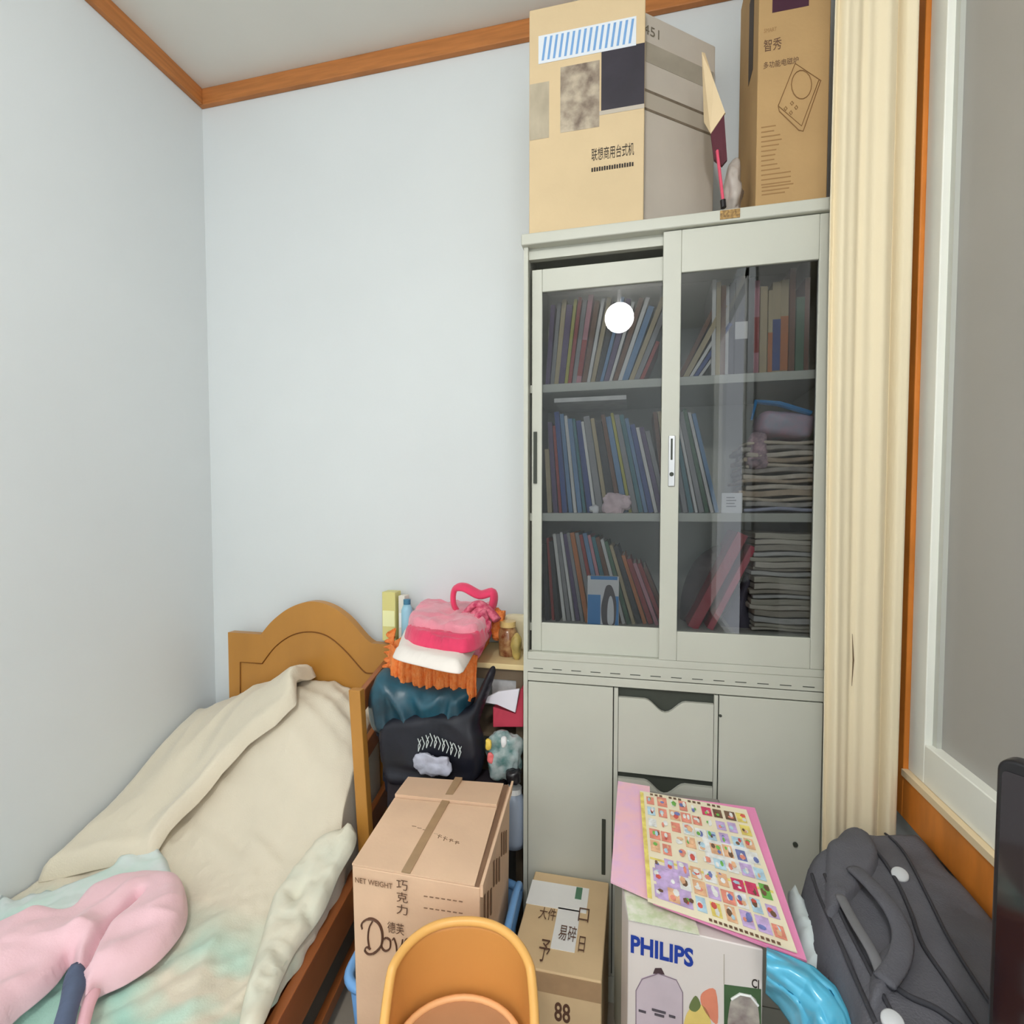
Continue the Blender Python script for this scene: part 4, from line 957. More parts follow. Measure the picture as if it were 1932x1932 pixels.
hang('navy_cloth', 'dark navy cloth hanging down left beside the guard rail', 'cloth', [(708, 1360), (745, 1370), (765, 1440), (760, 1500), (742, 1505), (725, 1470), (722, 1420)], 1.56, .03, mat('navy_dark', rgb(24, 26, 44), .8, .2, 8), lambda x, z: .01 * noise.noise(Vector((x * 12, z * 8, 8))))
zf_ = 1192
hang('dark_pouch', 'dark grey pouch wedged under the red binders beside the papers', 'pouch', [(1352, zf_), (1378, 1140), (1412, 1072), (1419, 1085), (1410, 1130), (1416, 1188)], YS + .06, .03, mat('dark_pouch', rgb(92, 88, 100), .7, .2, 20), lambda x, z: .008 * crease((x, z, 2), 20), step=.006)
hang('dark_cloth_bundle', 'dark brown cloth bundle behind the red binders on the bottom shelf', 'cloth', [(1284, zf_), (1286, 1120), (1310, 1060), (1350, 1030), (1372, 1040), (1330, 1110), (1302, zf_)], YS + .12, .04, mat('dark_cloth', rgb(90, 78, 78), .9, .2, 20, .2, 60), lambda x, z: .012 * crease((x, z, 2), 18), step=.006)
# things under the table, right
def quadthing(name, label, cat, pix, Y, dep, c, **k):
    P = [atY(u, v, Y) for u, v in pix]; m = MB(); m.prism(P, (0, dep, 0)); return tag(m.build(name, mat(name + '_m', c, .6, **k), bevel=.002), label, cat)
Yt = 1.575
quadthing('grey_paper_stack', 'grey white stack of papers under the tabletop beside the bookcase', 'papers', [(928, 1275), (986, 1275), (986, 1318), (928, 1318)], 1.62, .18, rgb(196, 196, 196), var=.15, scale=40)
quadthing('white_sheet', 'white bent sheet of paper sticking out above the red box', 'paper', [(905, 1322), (940, 1305), (980, 1300), (972, 1345), (938, 1330), (915, 1326)], 1.56, .01, rgb(232, 230, 240))
quadthing('red_box', 'crimson box on the shelf under the pale table', 'box', [(930, 1334), (972, 1346), (982, 1300), (987, 1300), (987, 1372), (930, 1372)], 1.575, .16, rgb(196, 62, 84), var=.1)
c = atY(950, 1425, 1.54)
t = lump((c.x, 1.54, c.z), (.058, .03, .075), .02, 22, .75, seed=61)
tag(t.build('toy_bag', mat('plastic_multicolour', rgb(186, 196, 196), .25, .3, 28, .3, 60, c2=rgb(86, 130, 128), spec=.7), smooth=True), 'see-through plastic bag with mixed coloured contents beside the bookcase', 'bag')
for (u, v, cc, nm) in ((922, 1405, rgb(240, 206, 90), 'yellow'), (926, 1430, rgb(240, 120, 120), 'red'), (950, 1400, rgb(236, 236, 236), 'white')):
    p = atY(u, v, 1.512); t = lump((p.x, 1.513, p.z), (.010, .008, .016), .005, 50, .8, seed=u, nu=20, nv=12)
    tag(t.build('small_toy', mat('toy_' + nm, cc, .4), smooth=True), 'small %s toy piece showing at the front of the plastic bag' % nm, 'toy')
c = atY(970, 1465, 1.50); t = lump((c.x, 1.50, c.z), (.024, .02, .022), .008, 30, .7, seed=5); tag(t.build('black_pouch', black_m, smooth=True), 'small black pouch hanging below the see-through plastic bag', 'pouch')
c = atY(975, 1545, 1.53); 
t = thing('storage_jar', 'pale blue grey jug standing in the gap beside the bookcase', 'jug', (c.x - .01, 1.545, .40))
m = MB(); zt_ = Z_(975, 1495, 1.545); m.lathe((c.x - .012, 1.545, 0), [(.032, .40), (.036, .42), (.036, zt_ - .03), (.022, zt_)], 18); m.build('body', mat('jug_blue', rgb(160, 172, 190), .4), t, smooth=True)
m = MB(); m.lathe((c.x - .012, 1.545, 0), [(.024, zt_), (.024, zt_ + .016), (.002, zt_ + .017)], 16); m.build('lid', white_m, t)
quadthing('dark_crate', 'dark box on the floor under the pale table', 'box', [(700, 1640), (986, 1640), (986, 1800), (700, 1800)], 1.60, .2, rgb(50, 42, 46))
for _o in [o for o in bpy.data.objects if o.name == 'dark_crate']: bpy.data.objects.remove(_o)
m = MB(); m.box((TX0 + .01, 1.515, 0), (TX1 - .06, 1.595, .60)); m.box((TX0 + .005, 1.512, .575), (TX1 - .055, 1.598, .585)); tag(m.build('dark_crate', mat('crate_dark', rgb(46, 40, 46), .7), bevel=.004), 'dark box standing on the floor before the pale table', 'box')

# ------------------------------------------------------------------ big carton in a blue tub
BZ = .65
FL, FR, RR, RL = (atZ(u, v, BZ) for u, v in ((664, 1630), (906, 1672), (962, 1480), (770, 1466)))
ang = math.atan2((FR - FL).y, (FR - FL).x)
ex = Vector((math.cos(math.radians(-1.5)), math.sin(math.radians(-1.5)), 0))
side = ((RR - FR) + (RL - FL)) / 2; ey = side.normalized(); Wd = .5 * ((FR - FL).length + (RR - RL).length) * .98; Dp = side.length
Wf = (FR - FL).length; exf = (FR - FL).normalized()
big = thing('big_carton', 'large brown carton with curly lettering standing in the blue tub', 'box', tuple(((FL + RR) / 2).xy) + (.25,))
zb0 = .235
A0 = FL.copy(); B0 = FR.copy(); C0 = RR.copy(); D0 = RL.copy()
def lowz(p, z): return Vector((p.x, p.y, z))
cen = (A0 + B0 + C0 + D0) / 4
def shr(p, k, z): q = cen + (p - cen) * k; return Vector((q.x, q.y, z))
m = MB(); m.hexa([shr(p, .97, zb0) for p in (A0, B0, C0, D0)] + [lowz(p, BZ - .004) for p in (A0, B0, C0, D0)])
m.build('carton_body', card3_m, big, bevel=.003)
def lerp(a, b, t): return a + (b - a) * t
# flaps: front flap and rear flap, the right side flap edge lifted
fz0 = BZ - .003
s1 = .68
fA, fB = lerp(A0, D0, s1 + .02), lerp(B0, C0, s1 - .01)
m = MB(); up = Vector((0, 0, .004)); lift = Vector((0, 0, .012))
m.hexa([lowz(A0, fz0), lowz(lerp(B0, A0, .04), fz0), lowz(lerp(fB, fA, .05), fz0 + .006), lowz(fA, fz0), lowz(A0, fz0 + .004), lowz(lerp(B0, A0, .04), fz0 + .004), lowz(lerp(fB, fA, .05), fz0 + .010), lowz(fA, fz0 + .004)])
m.build('flap', card3_m, big)
m = MB(); m.hexa([lowz(lerp(fA, D0, .04), fz0), lowz(lerp(lerp(fB, C0, .04), lerp(fA, D0, .04), .05), fz0), lowz(lerp(C0, D0, .06), fz0), lowz(D0, fz0), lowz(lerp(fA, D0, .04), fz0 + .012), lowz(lerp(lerp(fB, C0, .04), lerp(fA, D0, .04), .05), fz0 + .016), lowz(lerp(C0, D0, .06), fz0 + .005), lowz(D0, fz0 + .004)])
m.build('flap', card3_m, big)
m = MB(); e_ = (B0 - A0).normalized() * .006
m.hexa([lowz(B0, fz0 - .02), lowz(B0 + e_, fz0 - .02), lowz(C0 + e_, fz0 - .02), lowz(C0, fz0 - .02), lowz(B0, fz0 + .006), lowz(B0 + e_, fz0 + .006), lowz(C0 + e_ * 1.8, fz0 + .014), lowz(C0 + e_ * .8, fz0 + .014)])
m.build('side_flap', card3_m, big)
m = MB(); m.hexa([lowz(lerp(A0, B0, .955), fz0), lowz(lerp(A0, B0, .99), fz0), lowz(lerp(D0, C0, .99), fz0), lowz(lerp(D0, C0, .945), fz0), lowz(lerp(A0, B0, .955), fz0 + .0015), lowz(lerp(A0, B0, .99), fz0 + .0015), lowz(lerp(D0, C0, .99), fz0 + .0015), lowz(lerp(D0, C0, .945), fz0 + .0015)]); m.build('flap_gap', card3d_m, big)
m = MB(); m.hexa([lowz(lerp(A0, B0, .40), fz0 + .003), lowz(lerp(A0, B0, .47), fz0 + .003), lowz(lerp(D0, C0, .54), fz0 + .003), lowz(lerp(D0, C0, .47), fz0 + .003), lowz(lerp(A0, B0, .40), fz0 + .006), lowz(lerp(A0, B0, .47), fz0 + .006), lowz(lerp(D0, C0, .54), fz0 + .0135), lowz(lerp(D0, C0, .47), fz0 + .0135)]); m.build('tape_strip', tape_m, big)
xt = exf; yt = ey
text('top_lettering', '朔X不可吖', lerp(lerp(A0, B0, .60), lerp(D0, C0, .60), .33) + ZV * .006, xt, yt, .085, .022, print_m, big, .003) if False else None
m = MB()
for k in range(9):
    p = lerp(lerp(A0, B0, .30 + k * .052), lerp(D0, C0, .30 + k * .052), .40 - k * .012)
    a = lowz(p, fz0 + .0065); r1 = rnd.uniform(.006, .012)
    if k < 5: m.tube([a, a + xt * .011], .0008, 5)
    else: m.tube([a - yt * r1, a + yt * r1 * .3, a + xt * .006], .0012, 5); m.tube([a - xt * .004, a + xt * .008 - yt * r1 * .6], .001, 5)
m.build('top_marks', mat('marks_brown', rgb(130, 98, 74), .7), big)
# front face print
exb = exf; O = Vector((A0.x, A0.y, 0)); 
nf = exb.cross(ZV).normalized(); tl = (Vector((0, 0, BZ)) - Vector((0, 0, zb0)))
# the face leans a little: bottom is pulled inwards
dnv = (shr(A0, .97, zb0) - lowz(A0, BZ - .004)); upf = -dnv.normalized()
def fp(u, v):   # point on the front face for a photo pixel
    d = ray(u, v); n = exb.cross(upf).normalized(); t_ = (A0 - CAM).dot(n) / d.dot(n); return CAM + d * t_
nrm = exb.cross(upf).normalized()
def ftext(nm, s, u0, v0, u1, v1, mt, bold=.01):
    p = fp(u0, v1); q = fp(u1, v1); r = fp(u0, v0); return text(nm, s, p, exb, upf, (q - p).dot(exb), (r - p).dot(upf), mt, big, .0045, bold=bold)
def stroke(nm, pix, r):
    m = MB(); m.tube([Vector(q) + nrm * .0012 for q in spline([tuple(fp(u, v)) for u, v in pix], 6, closed=False)], [q * 1.35 for q in r], 8, flat=.5, up=tuple(upf)); return m.build(nm, print_m, big)
stroke('large_lettering', [(684, 1752), (683, 1742), (692, 1734), (704, 1733), (716, 1742), (722, 1760), (720, 1782), (708, 1796), (696, 1799), (689, 1792), (693, 1786), (700, 1790)], [.002] * 4 + [.0026] * 10 + [.0034] * 30 + [.0024] * 60)
stroke('large_lettering', [(703, 1738), (697, 1750), (695, 1770), (698, 1790)], [.0024] * 60)
stroke('large_lettering', [(729, 1768), (722, 1774), (721, 1786), (728, 1793), (736, 1788), (737, 1774), (730, 1768)], [.0024] * 60)
stroke('large_lettering', [(741, 1772), (744, 1770), (748, 1782), (750, 1794), (758, 1782), (760, 1772)], [.0022] * 60)
stroke('large_lettering', [(764, 1786), (774, 1782), (773, 1772), (766, 1772), (763, 1784), (768, 1795), (778, 1792)], [.0022] * 60)
ftext('chinese_lettering', '德芙', 733, 1735, 764, 1756, print_m, .02)
ftext('small_lettering', 'NET WEIGHT', 672, 1652, 742, 1662, mat('marks_brown', rgb(130, 98, 74), .7), .01)
for k, ch in enumerate('巧克力'): ftext('side_lettering', ch, 750, 1656 + k * 23, 771, 1675 + k * 23, print_m, .015)
m = MB()
for k in range(2):
    for j in range(7):
        p = fp(800 + j * 11, 1690 + j * 1.6 + k * 22); m.tube([p + nrm * .001, p + nrm * .001 + exb * .008], .001, 5)
m.build('small_marks', mat('marks_brown', rgb(130, 98, 74), .7), big)
# side face marks
ds = (C0 - B0).normalized(); m = MB()
for k in range(9):
    p = lerp(B0, C0, .1 + k * .09) * 1.0; p.z = BZ - .08 - .02 * (k % 3); m.box((-.0006, -.002, -.03), (.0012, .006, .03), Matrix.Translation(p + exb * .0004) )
m.build('side_marks', mat('marks_brown', rgb(130, 98, 74), .7), big)

# blue tub
blue_m = mat('tub_blue', rgb(120, 176, 236), .3, .06, 6, spec=.6)
tub = thing('blue_tub', 'light blue plastic tub holding the large brown carton', 'tub', (cen.x, cen.y, 0))
TR = .33
def rim_path(z, k):
    c4 = [Vector((-.650, 1.06, z)), Vector((-.295, 1.03, z)), Vector((-.318, 1.47, z)), Vector((-.685, 1.485, z))]
    cc = sum(c4, Vector()) / 4; c4 = [cc + (p - cc) * k for p in c4]
    out = []
    for i in range(4):
        p = c4[i]; a = c4[i - 1]; b = c4[(i + 1) % 4]; r = .05
        p0 = p + (a - p).normalized() * r; p1 = p + (b - p).normalized() * r
        for q in range(7): t_ = q / 6; out.append(p0 * (1 - t_) ** 2 + p * 2 * t_ * (1 - t_) + p1 * t_ * t_)
    for q in out: q.z = z
    return out
m = MB(); rings = [rim_path(TR, 1.0), rim_path(.02, .86), rim_path(.02, .80), rim_path(TR, .965)]
n = len(rings[0]); vs = [p for r_ in rings for p in r_]; fs = []
for j in range(3):
    for i in range(n): fs.append((j * n + i, j * n + (i + 1) % n, (j + 1) * n + (i + 1) % n, (j + 1) * n + i))
inner = MB()
for z0q, kq in ((.03, .86),): pass
m = MB()
r0, r1, r2, r3 = rim_path(TR, 1.0), rim_path(.02, .88), rim_path(.028, .86), rim_path(TR, .98)
vs = r0 + r1 + r2 + r3; fs = []
for j, jj in ((0, 1), (2, 3), (3, 0)):
    for i in range(n): fs.append((j * n + i, j * n + (i + 1) % n, jj * n + (i + 1) % n, jj * n + i))
fs += [tuple(range(n, 2 * n)), tuple(range(2 * n, 3 * n))]
m.add(vs, fs); m.build('tub_body', blue_m, tub, smooth=True)
m = MB(); m.tube(rim_path(TR, 1.0), .012, 10, closed=True); m.build('rim', blue_m, tub, smooth=True)
pr = [atZ(u, v, TR + .02) for u, v in ((986, 1685), (984, 1715), (975, 1755), (966, 1790))]
m = MB(); m.tube(spline([(-.316, 1.45, TR), (-.312, 1.40, TR + .045), (-.303, 1.22, TR + .045), (-.300, 1.12, TR)], 6, closed=False), .010, 10); m.build('handle', blue_m, tub, smooth=True)
# stand for the carton inside the tub: folded towels on the bottom
t = lump((cen.x, cen.y, .125), (.115, .15, .095), .01, 12, .45, seed=71); tag(t.build('packed_clothes', mat('packed_purple', rgb(90, 80, 140), .9, .2, 12), smooth=True), 'purple clothes packed in the blue tub under the carton', 'clothes')

# ------------------------------------------------------------------ small carton on the floor by the bookcase
SZ = .365
sm_ = thing('small_carton', 'small open-faced brown carton with white shipping label before the bookcase', 'box', (-.17, 1.36, 0))
sx0, sx1 = -.280, X_(1139, 1.24, 1838) ; sy0 = atZ(1060, 1838, SZ).y; sy1 = D - .012
m = MB(); m.box((sx0, sy0, 0), (sx1, sy1, SZ)); m.build('carton_body', card4_m, sm_, bevel=.004)
def sp(u, v): p = atZ(u, v, SZ); return p.x, p.y
def stk(mb, u0, v0, u1, v1, h=.0015, mi=0):
    x0, y0 = sp((u0 + u1) / 2, v1); x1, y1 = sp((u0 + u1) / 2, v0); xa = sp(u0, (v0 + v1) / 2)[0]; xb = sp(u1, (v0 + v1) / 2)[0]
    mb.box((max(xa, sx0), y0, SZ), (min(xb, sx1), min(y1, sy1), SZ + h), mi=mi)
m = MB(); stk(m, 995, 1668, 1110, 1715); stk(m, 1045, 1715, 1090, 1795); m.build('shipping_label', white_m, sm_)
m = MB(); stk(m, 1086, 1676, 1098, 1698, .003); m.build('green_dot', mat('dot_green', rgb(88, 132, 104), .6), sm_)
for s, u0, u1, v0, v1 in (('大件', 1015, 1048, 1712, 1735), ('口', 1090, 1110, 1714, 1740), ('易碎', 1052, 1086, 1745, 1775), ('日', 1090, 1102, 1768, 1798), ('予', 1012, 1034, 1772, 1815)):
    a = atZ(u0, v1, SZ); b = atZ(u1, v1, SZ); c = atZ(u0, v0, SZ); text('top_print', s, a, XV, YV, b.x - a.x, c.y - a.y, print_m, sm_, .004)
a = atY(1046, 1925, sy0); b = atY(1076, 1895, sy0)
text('front_logo', '88', Vector((a.x, sy0, a.z)), XV, ZV, b.x - a.x, b.z - a.z, print_m, sm_, .001, bold=.02)
m = MB(); m.box((sx0 + .001, sy0 - .0012, SZ - .05), (sx1 - .001, sy0, SZ - .004)); m.build('tape_strip', tape_m, sm_)

# ------------------------------------------------------------------ kettle box with magazines
PZ = .62
F0 = atZ(1185, 1735, PZ); F1 = atZ(1441, 1792, PZ)
exk = (F1 - F0).normalized(); eyk = Vector((-exk.y, exk.x, 0)); Wk = (F1 - F0).length; Dk = .20
kb = thing('blender_box', 'white appliance box with blue PHILIPS lettering and a jug picture', 'box', tuple(((F0 + F1) / 2 + eyk * .1).xy) + (.22,))
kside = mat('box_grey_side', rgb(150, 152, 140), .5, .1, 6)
kw = mat('box_white', rgb(226, 218, 214), .4, .03, 4, spec=.5)
kb_l = F0 - exk * .002
skw = exk * -.045
R4 = [F0, F1, F1 + eyk * Dk + skw, F0 + eyk * Dk + skw]
m = MB(); m.hexa([lowz(p, .222) for p in R4] + [lowz(p, PZ) for p in R4]); m.build('box_body', kw, kb, bevel=.003)
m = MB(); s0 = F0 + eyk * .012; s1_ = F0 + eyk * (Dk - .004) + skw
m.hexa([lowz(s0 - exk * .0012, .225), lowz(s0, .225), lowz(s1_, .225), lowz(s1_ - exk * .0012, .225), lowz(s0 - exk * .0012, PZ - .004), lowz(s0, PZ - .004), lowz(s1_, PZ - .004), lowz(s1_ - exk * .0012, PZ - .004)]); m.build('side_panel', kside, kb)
nk = exk.cross(ZV).normalized()
def kp(u, v): d = ray(u, v); t_ = (F0 - CAM).dot(nk) / d.dot(nk); return CAM + d * t_
def ktext(nm, s, u0, v0, u1, v1, mt, bold=.01, lift=.001):
    p = kp(u0, v1); q = kp(u1, v1); r = kp(u0, v0); return text(nm, s, p, exk, ZV, (q - p).dot(exk), (r - p).z, mt, kb, lift, bold=bold)
p = kp(1190, 1793); q = kp(1308, 1825)
text('brand_lettering', 'PHILIPS', lowz(p, p.z - .004), exk, ZV, (q - p).dot(exk), .037, mat('philips_blue', rgb(28, 62, 160), .4), kb, .0012, bold=.035)
def kpoly(nm, pix, mt, lift=.0008, sp_=0):
    P = [kp(u, v) for u, v in pix]
    if sp_: P = [Vector(t_) for t_ in spline([tuple(x) for x in P], sp_)]
    m = MB(); m.prism([x + nk * lift for x in P], nk * -.0006); return m.build(nm, mt, kb)
kpoly('jug_picture', [(1200, 1932), (1200, 1868), (1210, 1845), (1240, 1835), (1275, 1848), (1288, 1872), (1288, 1960), (1200, 1960)], mat('jug_print', rgb(206, 192, 202), .4, .08, 14))
kpoly('jug_lid', [(1232, 1836), (1236, 1826), (1248, 1826), (1254, 1838)], mat('jug_print_dark', rgb(78, 58, 64), .5), .0012)
m = MB()
jp = [kp(u, v) + nk * .0012 for u, v in ((1200, 1960), (1200, 1868), (1212, 1846), (1242, 1836), (1276, 1848), (1288, 1872), (1288, 1960))]; m.tube(jp, .0009, 5); m.build('jug_outline', mat('outline_mauve', rgb(140, 122, 138), .5), kb)
m = MB()
for u, v, l in ((1205, 1905, 14), (1230, 1903, 26), (1235, 1912, 18), (1262, 1915, 12)): a = kp(u, v) + nk * .0012; m.tube([a, a + exk * l * .001], .0022, 6)
m.build('jug_marks', mat('outline_dark', rgb(70, 62, 70), .5), kb)
kpoly('tomato_picture', [(1326, 1872), (1350, 1868), (1354, 1930), (1335, 1915), (1322, 1890)], mat('print_tomato', rgb(226, 140, 112), .5, .1, 20), sp_=4)
kpoly('banana_picture', [(1290, 1932), (1300, 1905), (1322, 1895), (1338, 1915), (1340, 1960), (1290, 1960)], mat('print_banana', rgb(232, 206, 120), .5, .1, 20), sp_=4)
kpoly('leaf_picture', [(1300, 1900), (1312, 1878), (1322, 1896), (1312, 1908)], mat('print_leaf', rgb(110, 124, 76), .5), .0012, 4)
kpoly('green_photo', [(1366, 1857), (1436, 1866), (1436, 1960), (1366, 1960)], mat('print_green', rgb(70, 100, 66), .5, .15, 12))
kpoly('cup_picture', [(1376, 1960), (1378, 1890), (1395, 1874), (1418, 1878), (1430, 1898), (1428, 1960)], mat('print_cup', rgb(120, 104, 106), .4, .4, 26, c2=rgb(196, 190, 180)), .0012, 4)
m = MB(); m.tube([kp(u, v) + nk * .0018 for u, v in ((1380, 1884), (1396, 1874), (1416, 1878), (1430, 1896))], .0025, 6); m.build('cup_rim', white_m, kb)
ktext('small_lettering', 'CI', 1418, 1845, 1432, 1862, print_k, .02)
m = MB(); m.tube([kp(1366, 1800) + nk * .0008, kp(1366, 1857) + nk * .0008], .0006, 4); m.build('print_line', mat('print_grey', rgb(190, 180, 165), .5), kb)
# stool below the appliance box
st = thing('low_stool', 'low wooden stool under the white appliance box', 'stool', ((F0 + F1) / 2).to_tuple()[:2] + (0,))
cs = (F0 + F1) / 2 + eyk * .11
m = MB(); Ms = Matrix.Translation((cs.x, cs.y, 0)) @ Matrix.Rotation(math.atan2(exk.y, exk.x), 4, 'Z'); m.box((-.14, -.12, .195), (.14, .14, .22), Ms); m.build('seat', wood_r, st, bevel=.005)
for a in (-1, 1):
    for b in (-1, 1): m = MB(); m.box((a * .115 - .015, .01 + b * .10 - .015, 0), (a * .115 + .015, .01 + b * .10 + .015, .195), Ms); m.build('leg', wood_r, st)

# magazines: lower pink one, sticker sheet on top, pink folder behind
def quadslab(P, th, nm, mt, parent=None, nrm_=None, bevel=0):
    P = [Vector(p) for p in P]; n = nrm_ or (P[1] - P[0]).cross(P[3] - P[0]).normalized()
    if n.z < 0: n = -n
    m = MB(); m.hexa([p for p in P] + [p + n * th for p in P]); return m.build(nm, mt, parent, bevel=bevel)
def zplane(y): return .640 + (y - 1.03) * .13   # sheets slope up towards the bookcase
def onS(u, v, dz=0):
    p = atZ(u, v, .65)
    for _ in range(20): p = atZ(u, v, zplane(p.y) + dz)
    return p
RLs, RRs, FRs, FLs = onS(1207, 1494), onS(1412, 1530), onS(1508, 1805), onS(1222, 1702)
pinkb = mat('magazine_pink', rgb(244, 150, 196), .35, .06, 6)
creamb = mat('magazine_cream', rgb(246, 234, 206), .35, .08, 8)
mg = thing('pink_magazine', 'pink bordered magazine lying under the sticker sheet on the appliance box', 'magazine', FLs.to_tuple())
q = [onS(1232, 1706, -.008), onS(1522, 1818, -.008), onS(1424, 1528, -.008), onS(1215, 1500, -.008)]
quadslab(q, .006, 'pages', pinkb, mg)
sh = thing('sticker_sheet', 'cream sheet of small colourful stickers lying on the pink magazine', 'sticker sheet', (FLs + ZV * .002).to_tuple())
S4 = [onS(1222, 1702), onS(1504, 1800), onS(1408, 1530), onS(1207, 1494)]
S4 = [p + ZV * .001 for p in S4]
quadslab(S4, .0025, 'sheet', creamb, sh)
nS = (S4[1] - S4[0]).cross(S4[3] - S4[0]).normalized()
def bil(a, b, h=.0035): return lerp(lerp(S4[0], S4[1], a), lerp(S4[3], S4[2], a), b) + nS * h
cols = [rgb(240, 150, 130), rgb(250, 190, 150), rgb(214, 70, 110), rgb(190, 220, 240), rgb(120, 190, 90), rgb(206, 180, 226), rgb(250, 220, 120), rgb(222, 96, 88), rgb(120, 130, 190), rgb(250, 246, 240), rgb(120, 90, 70)]
smats = [mat('sticker_%d' % i, c, .35, .25, 60) for i, c in enumerate(cols)]
def cell(mb, a0, b0, a1, b1, mi, h=.0035):
    mb.prism([bil(a0, b0, h), bil(a1, b0, h), bil(a1, b1, h), bil(a0, b1, h)], nS * .0005, mi)
m = MB()   # background panels
for (a0, b0, a1, b1, mi) in ((.0, .02, .035, .98, 6), (.045, .33, .98, .345, 6), (.08, .04, .34, .30, 5), (.52, .42, .90, .64, 9)):
    cell(m, a0, b0, a1, b1, mi, .0032)
m.build('printed_panels', smats, sh)['kind'] = 'stuff'
m = MB(); rs = random.Random(11)
pal = {0: [1, 0, 6, 1, 5, 0], 1: [5, 9, 1, 0, 9, 4], 2: [5, 5, 9, 1, 2, 4], 3: [7, 4, 0, 3, 9, 10], 4: [0, 9, 10, 3, 8, 9], 5: [7, 0, 9, 3, 5, 1], 6: [0, 1, 0, 2, 10, 6], 7: [0, 1, 0, 2, 10, 6]}
nR, nC = 8, 9
for j in range(nR):
    for i in range(nC):
        a0 = .06 + i * .103; b0 = .045 + j * .115 + (.01 if j > 2 else 0); wq = rs.uniform(.07, .094); hq = rs.uniform(.075, .102)
        pj = pal[j]; c = pj[min(5, int(i * 6 / nC))] if rs.random() < .75 else rs.choice([0, 1, 9, 5, 3])
        if rs.random() < .8: cell(m, a0, b0, a0 + wq, b0 + hq, c, .0038)
        for q_ in range(rs.choice([2, 3, 3, 4])):
            ca, cb_, ra, rb = a0 + wq * rs.uniform(.25, .75), b0 + hq * rs.uniform(.25, .75), wq * rs.uniform(.12, .32), hq * rs.uniform(.12, .34); nn = rs.choice([5, 7, 8]); ph_ = rs.random() * 3
            pts = [bil(ca + ra * math.cos(k * 2 * math.pi / nn + ph_), cb_ + rb * math.sin(k * 2 * math.pi / nn + ph_), .0044 + q_ * .0004) for k in range(nn)]
            m.prism(pts, nS * .0003, rs.choice([0, 7, 9, 10, 4, 3, 1, 8, 9, c]))
m.build('stickers', smats, sh)['kind'] = 'stuff'
m = MB()
for k in range(16): 
    if k % 4 != 3: cell(m, .10 + k * .045, .965, .10 + k * .045 + .028, .985, 10)
for k in range(14): cell(m, .44 + k * .034, .004, .44 + k * .034 + .022, .020, 10)
m.build('edge_print', smats, sh)['kind'] = 'stuff'
pf = thing('pink_folder', 'pale pink patterned folder sticking out left behind the sticker sheet', 'folder', onS(1165, 1660).to_tuple())
q = [onS(1152, 1666, -.014), onS(1228, 1700, -.014), onS(1226, 1486, -.014), onS(1166, 1476, -.014)]
quadslab(q, .004, 'cover', mat('folder_pink', rgb(250, 196, 204), .5, .1, 24, c2=rgb(236, 190, 220)), pf)
ws = [(1186, 1668), (1222, 1700), (1250, 1712), (1330, 1740), (1325, 1760), (1240, 1730), (1188, 1738)]
m = MB(); q = [atZ(u, v, PZ + .004) for u, v in ((1186, 1736), (1320, 1764), (1300, 1700), (1176, 1668))]; 
o = quadslab(q, .0015, 'floral_paper', mat('paper_floral', rgb(240, 240, 226), .6, .25, 60, c2=rgb(206, 220, 180))); tag(o, 'white paper with small flowers lying on the appliance box under the magazine', 'paper')
# handle-shaped support pile under the sheets
m = MB(); cc_ = (S4[2] + S4[3]) / 2
bk = MB(); x0b, x1b = S4[3].x + .02, S4[2].x - .02
y0b, y1b = F0.y + Dk + .025, D - .03
zz1 = zplane(y0b) - .016
bk.box((x0b, y0b, 0), (x1b - .03, y1b, zz1)); bk.box((x0b - .003, y0b - .003, zz1 - .03), (x1b - .027, y1b + .003, zz1 - .002))
tag(bk.build('lidded_box', mat('lidded_grey', rgb(150, 146, 140), .6), bevel=.004), 'grey lidded box between the bookcase drawers and the appliance box', 'box')

# ------------------------------------------------------------------ desk by the window, plastic bags, laptop bag, monitor
DZ = .575
dk = thing('desk', 'low wooden desk top under the window holding the laptop bag', 'desk', (.48, 1.0, 0))
m = MB(); m.box((.41, .30, DZ - .022), (XR - .006, 1.28, DZ)); m.build('desktop', wood_r, dk, bevel=.003)
for x, y in ((.42, .33), (.42, 1.23), (XR - .05, .33), (XR - .05, 1.33)):
    m = MB(); m.box((x, y, 0), (x + .03, y + .03, DZ - .022)); m.build('leg', wood_r, dk)
def flat_drape(pix, z, h, w_, fold, mt, name, label, cat, step=.009):
    P = [P2d(u, v, z) for u, v in pix]; return tag(soft(P, lambda x, y: z, h, w_, fold, step).build(name, mt, smooth=True), label, cat)
blp = mat('plastic_sky', rgb(92, 190, 226), .22, .15, 9, .25, 30, spec=.8)
# blue plastic bag, slumping over the desk's edge
def bluef(a, b):
    L0 = (1446, 1786); 
    top_ = [(1446, 1790), (1492, 1806), (1535, 1826), (1575, 1862), (1600, 1905), (1612, 1950)]
    bot_ = [(1446, 1872), (1470, 1896), (1490, 1925), (1505, 1950), (1520, 1980), (1535, 2000)]
    s = a * 5; i = min(4, int(s)); f = s - i
    tp_ = (top_[i][0] * (1 - f) + top_[i + 1][0] * f, top_[i][1] * (1 - f) + top_[i + 1][1] * f)
    bt_ = (bot_[i][0] * (1 - f) + bot_[i + 1][0] * f, bot_[i][1] * (1 - f) + bot_[i + 1][1] * f)
    u = tp_[0] * (1 - b) + bt_[0] * b; v = tp_[1] * (1 - b) + bt_[1] * b
    z = .635 - .10 * b * b - .02 * a + .012 * math.sin(math.pi * b) + .006 * noise.noise(Vector((a * 4, b * 6, 1))) + .007 * crease((a * .6, b * 1.2, 1), 3.2)
    return atZ(u, v, z)
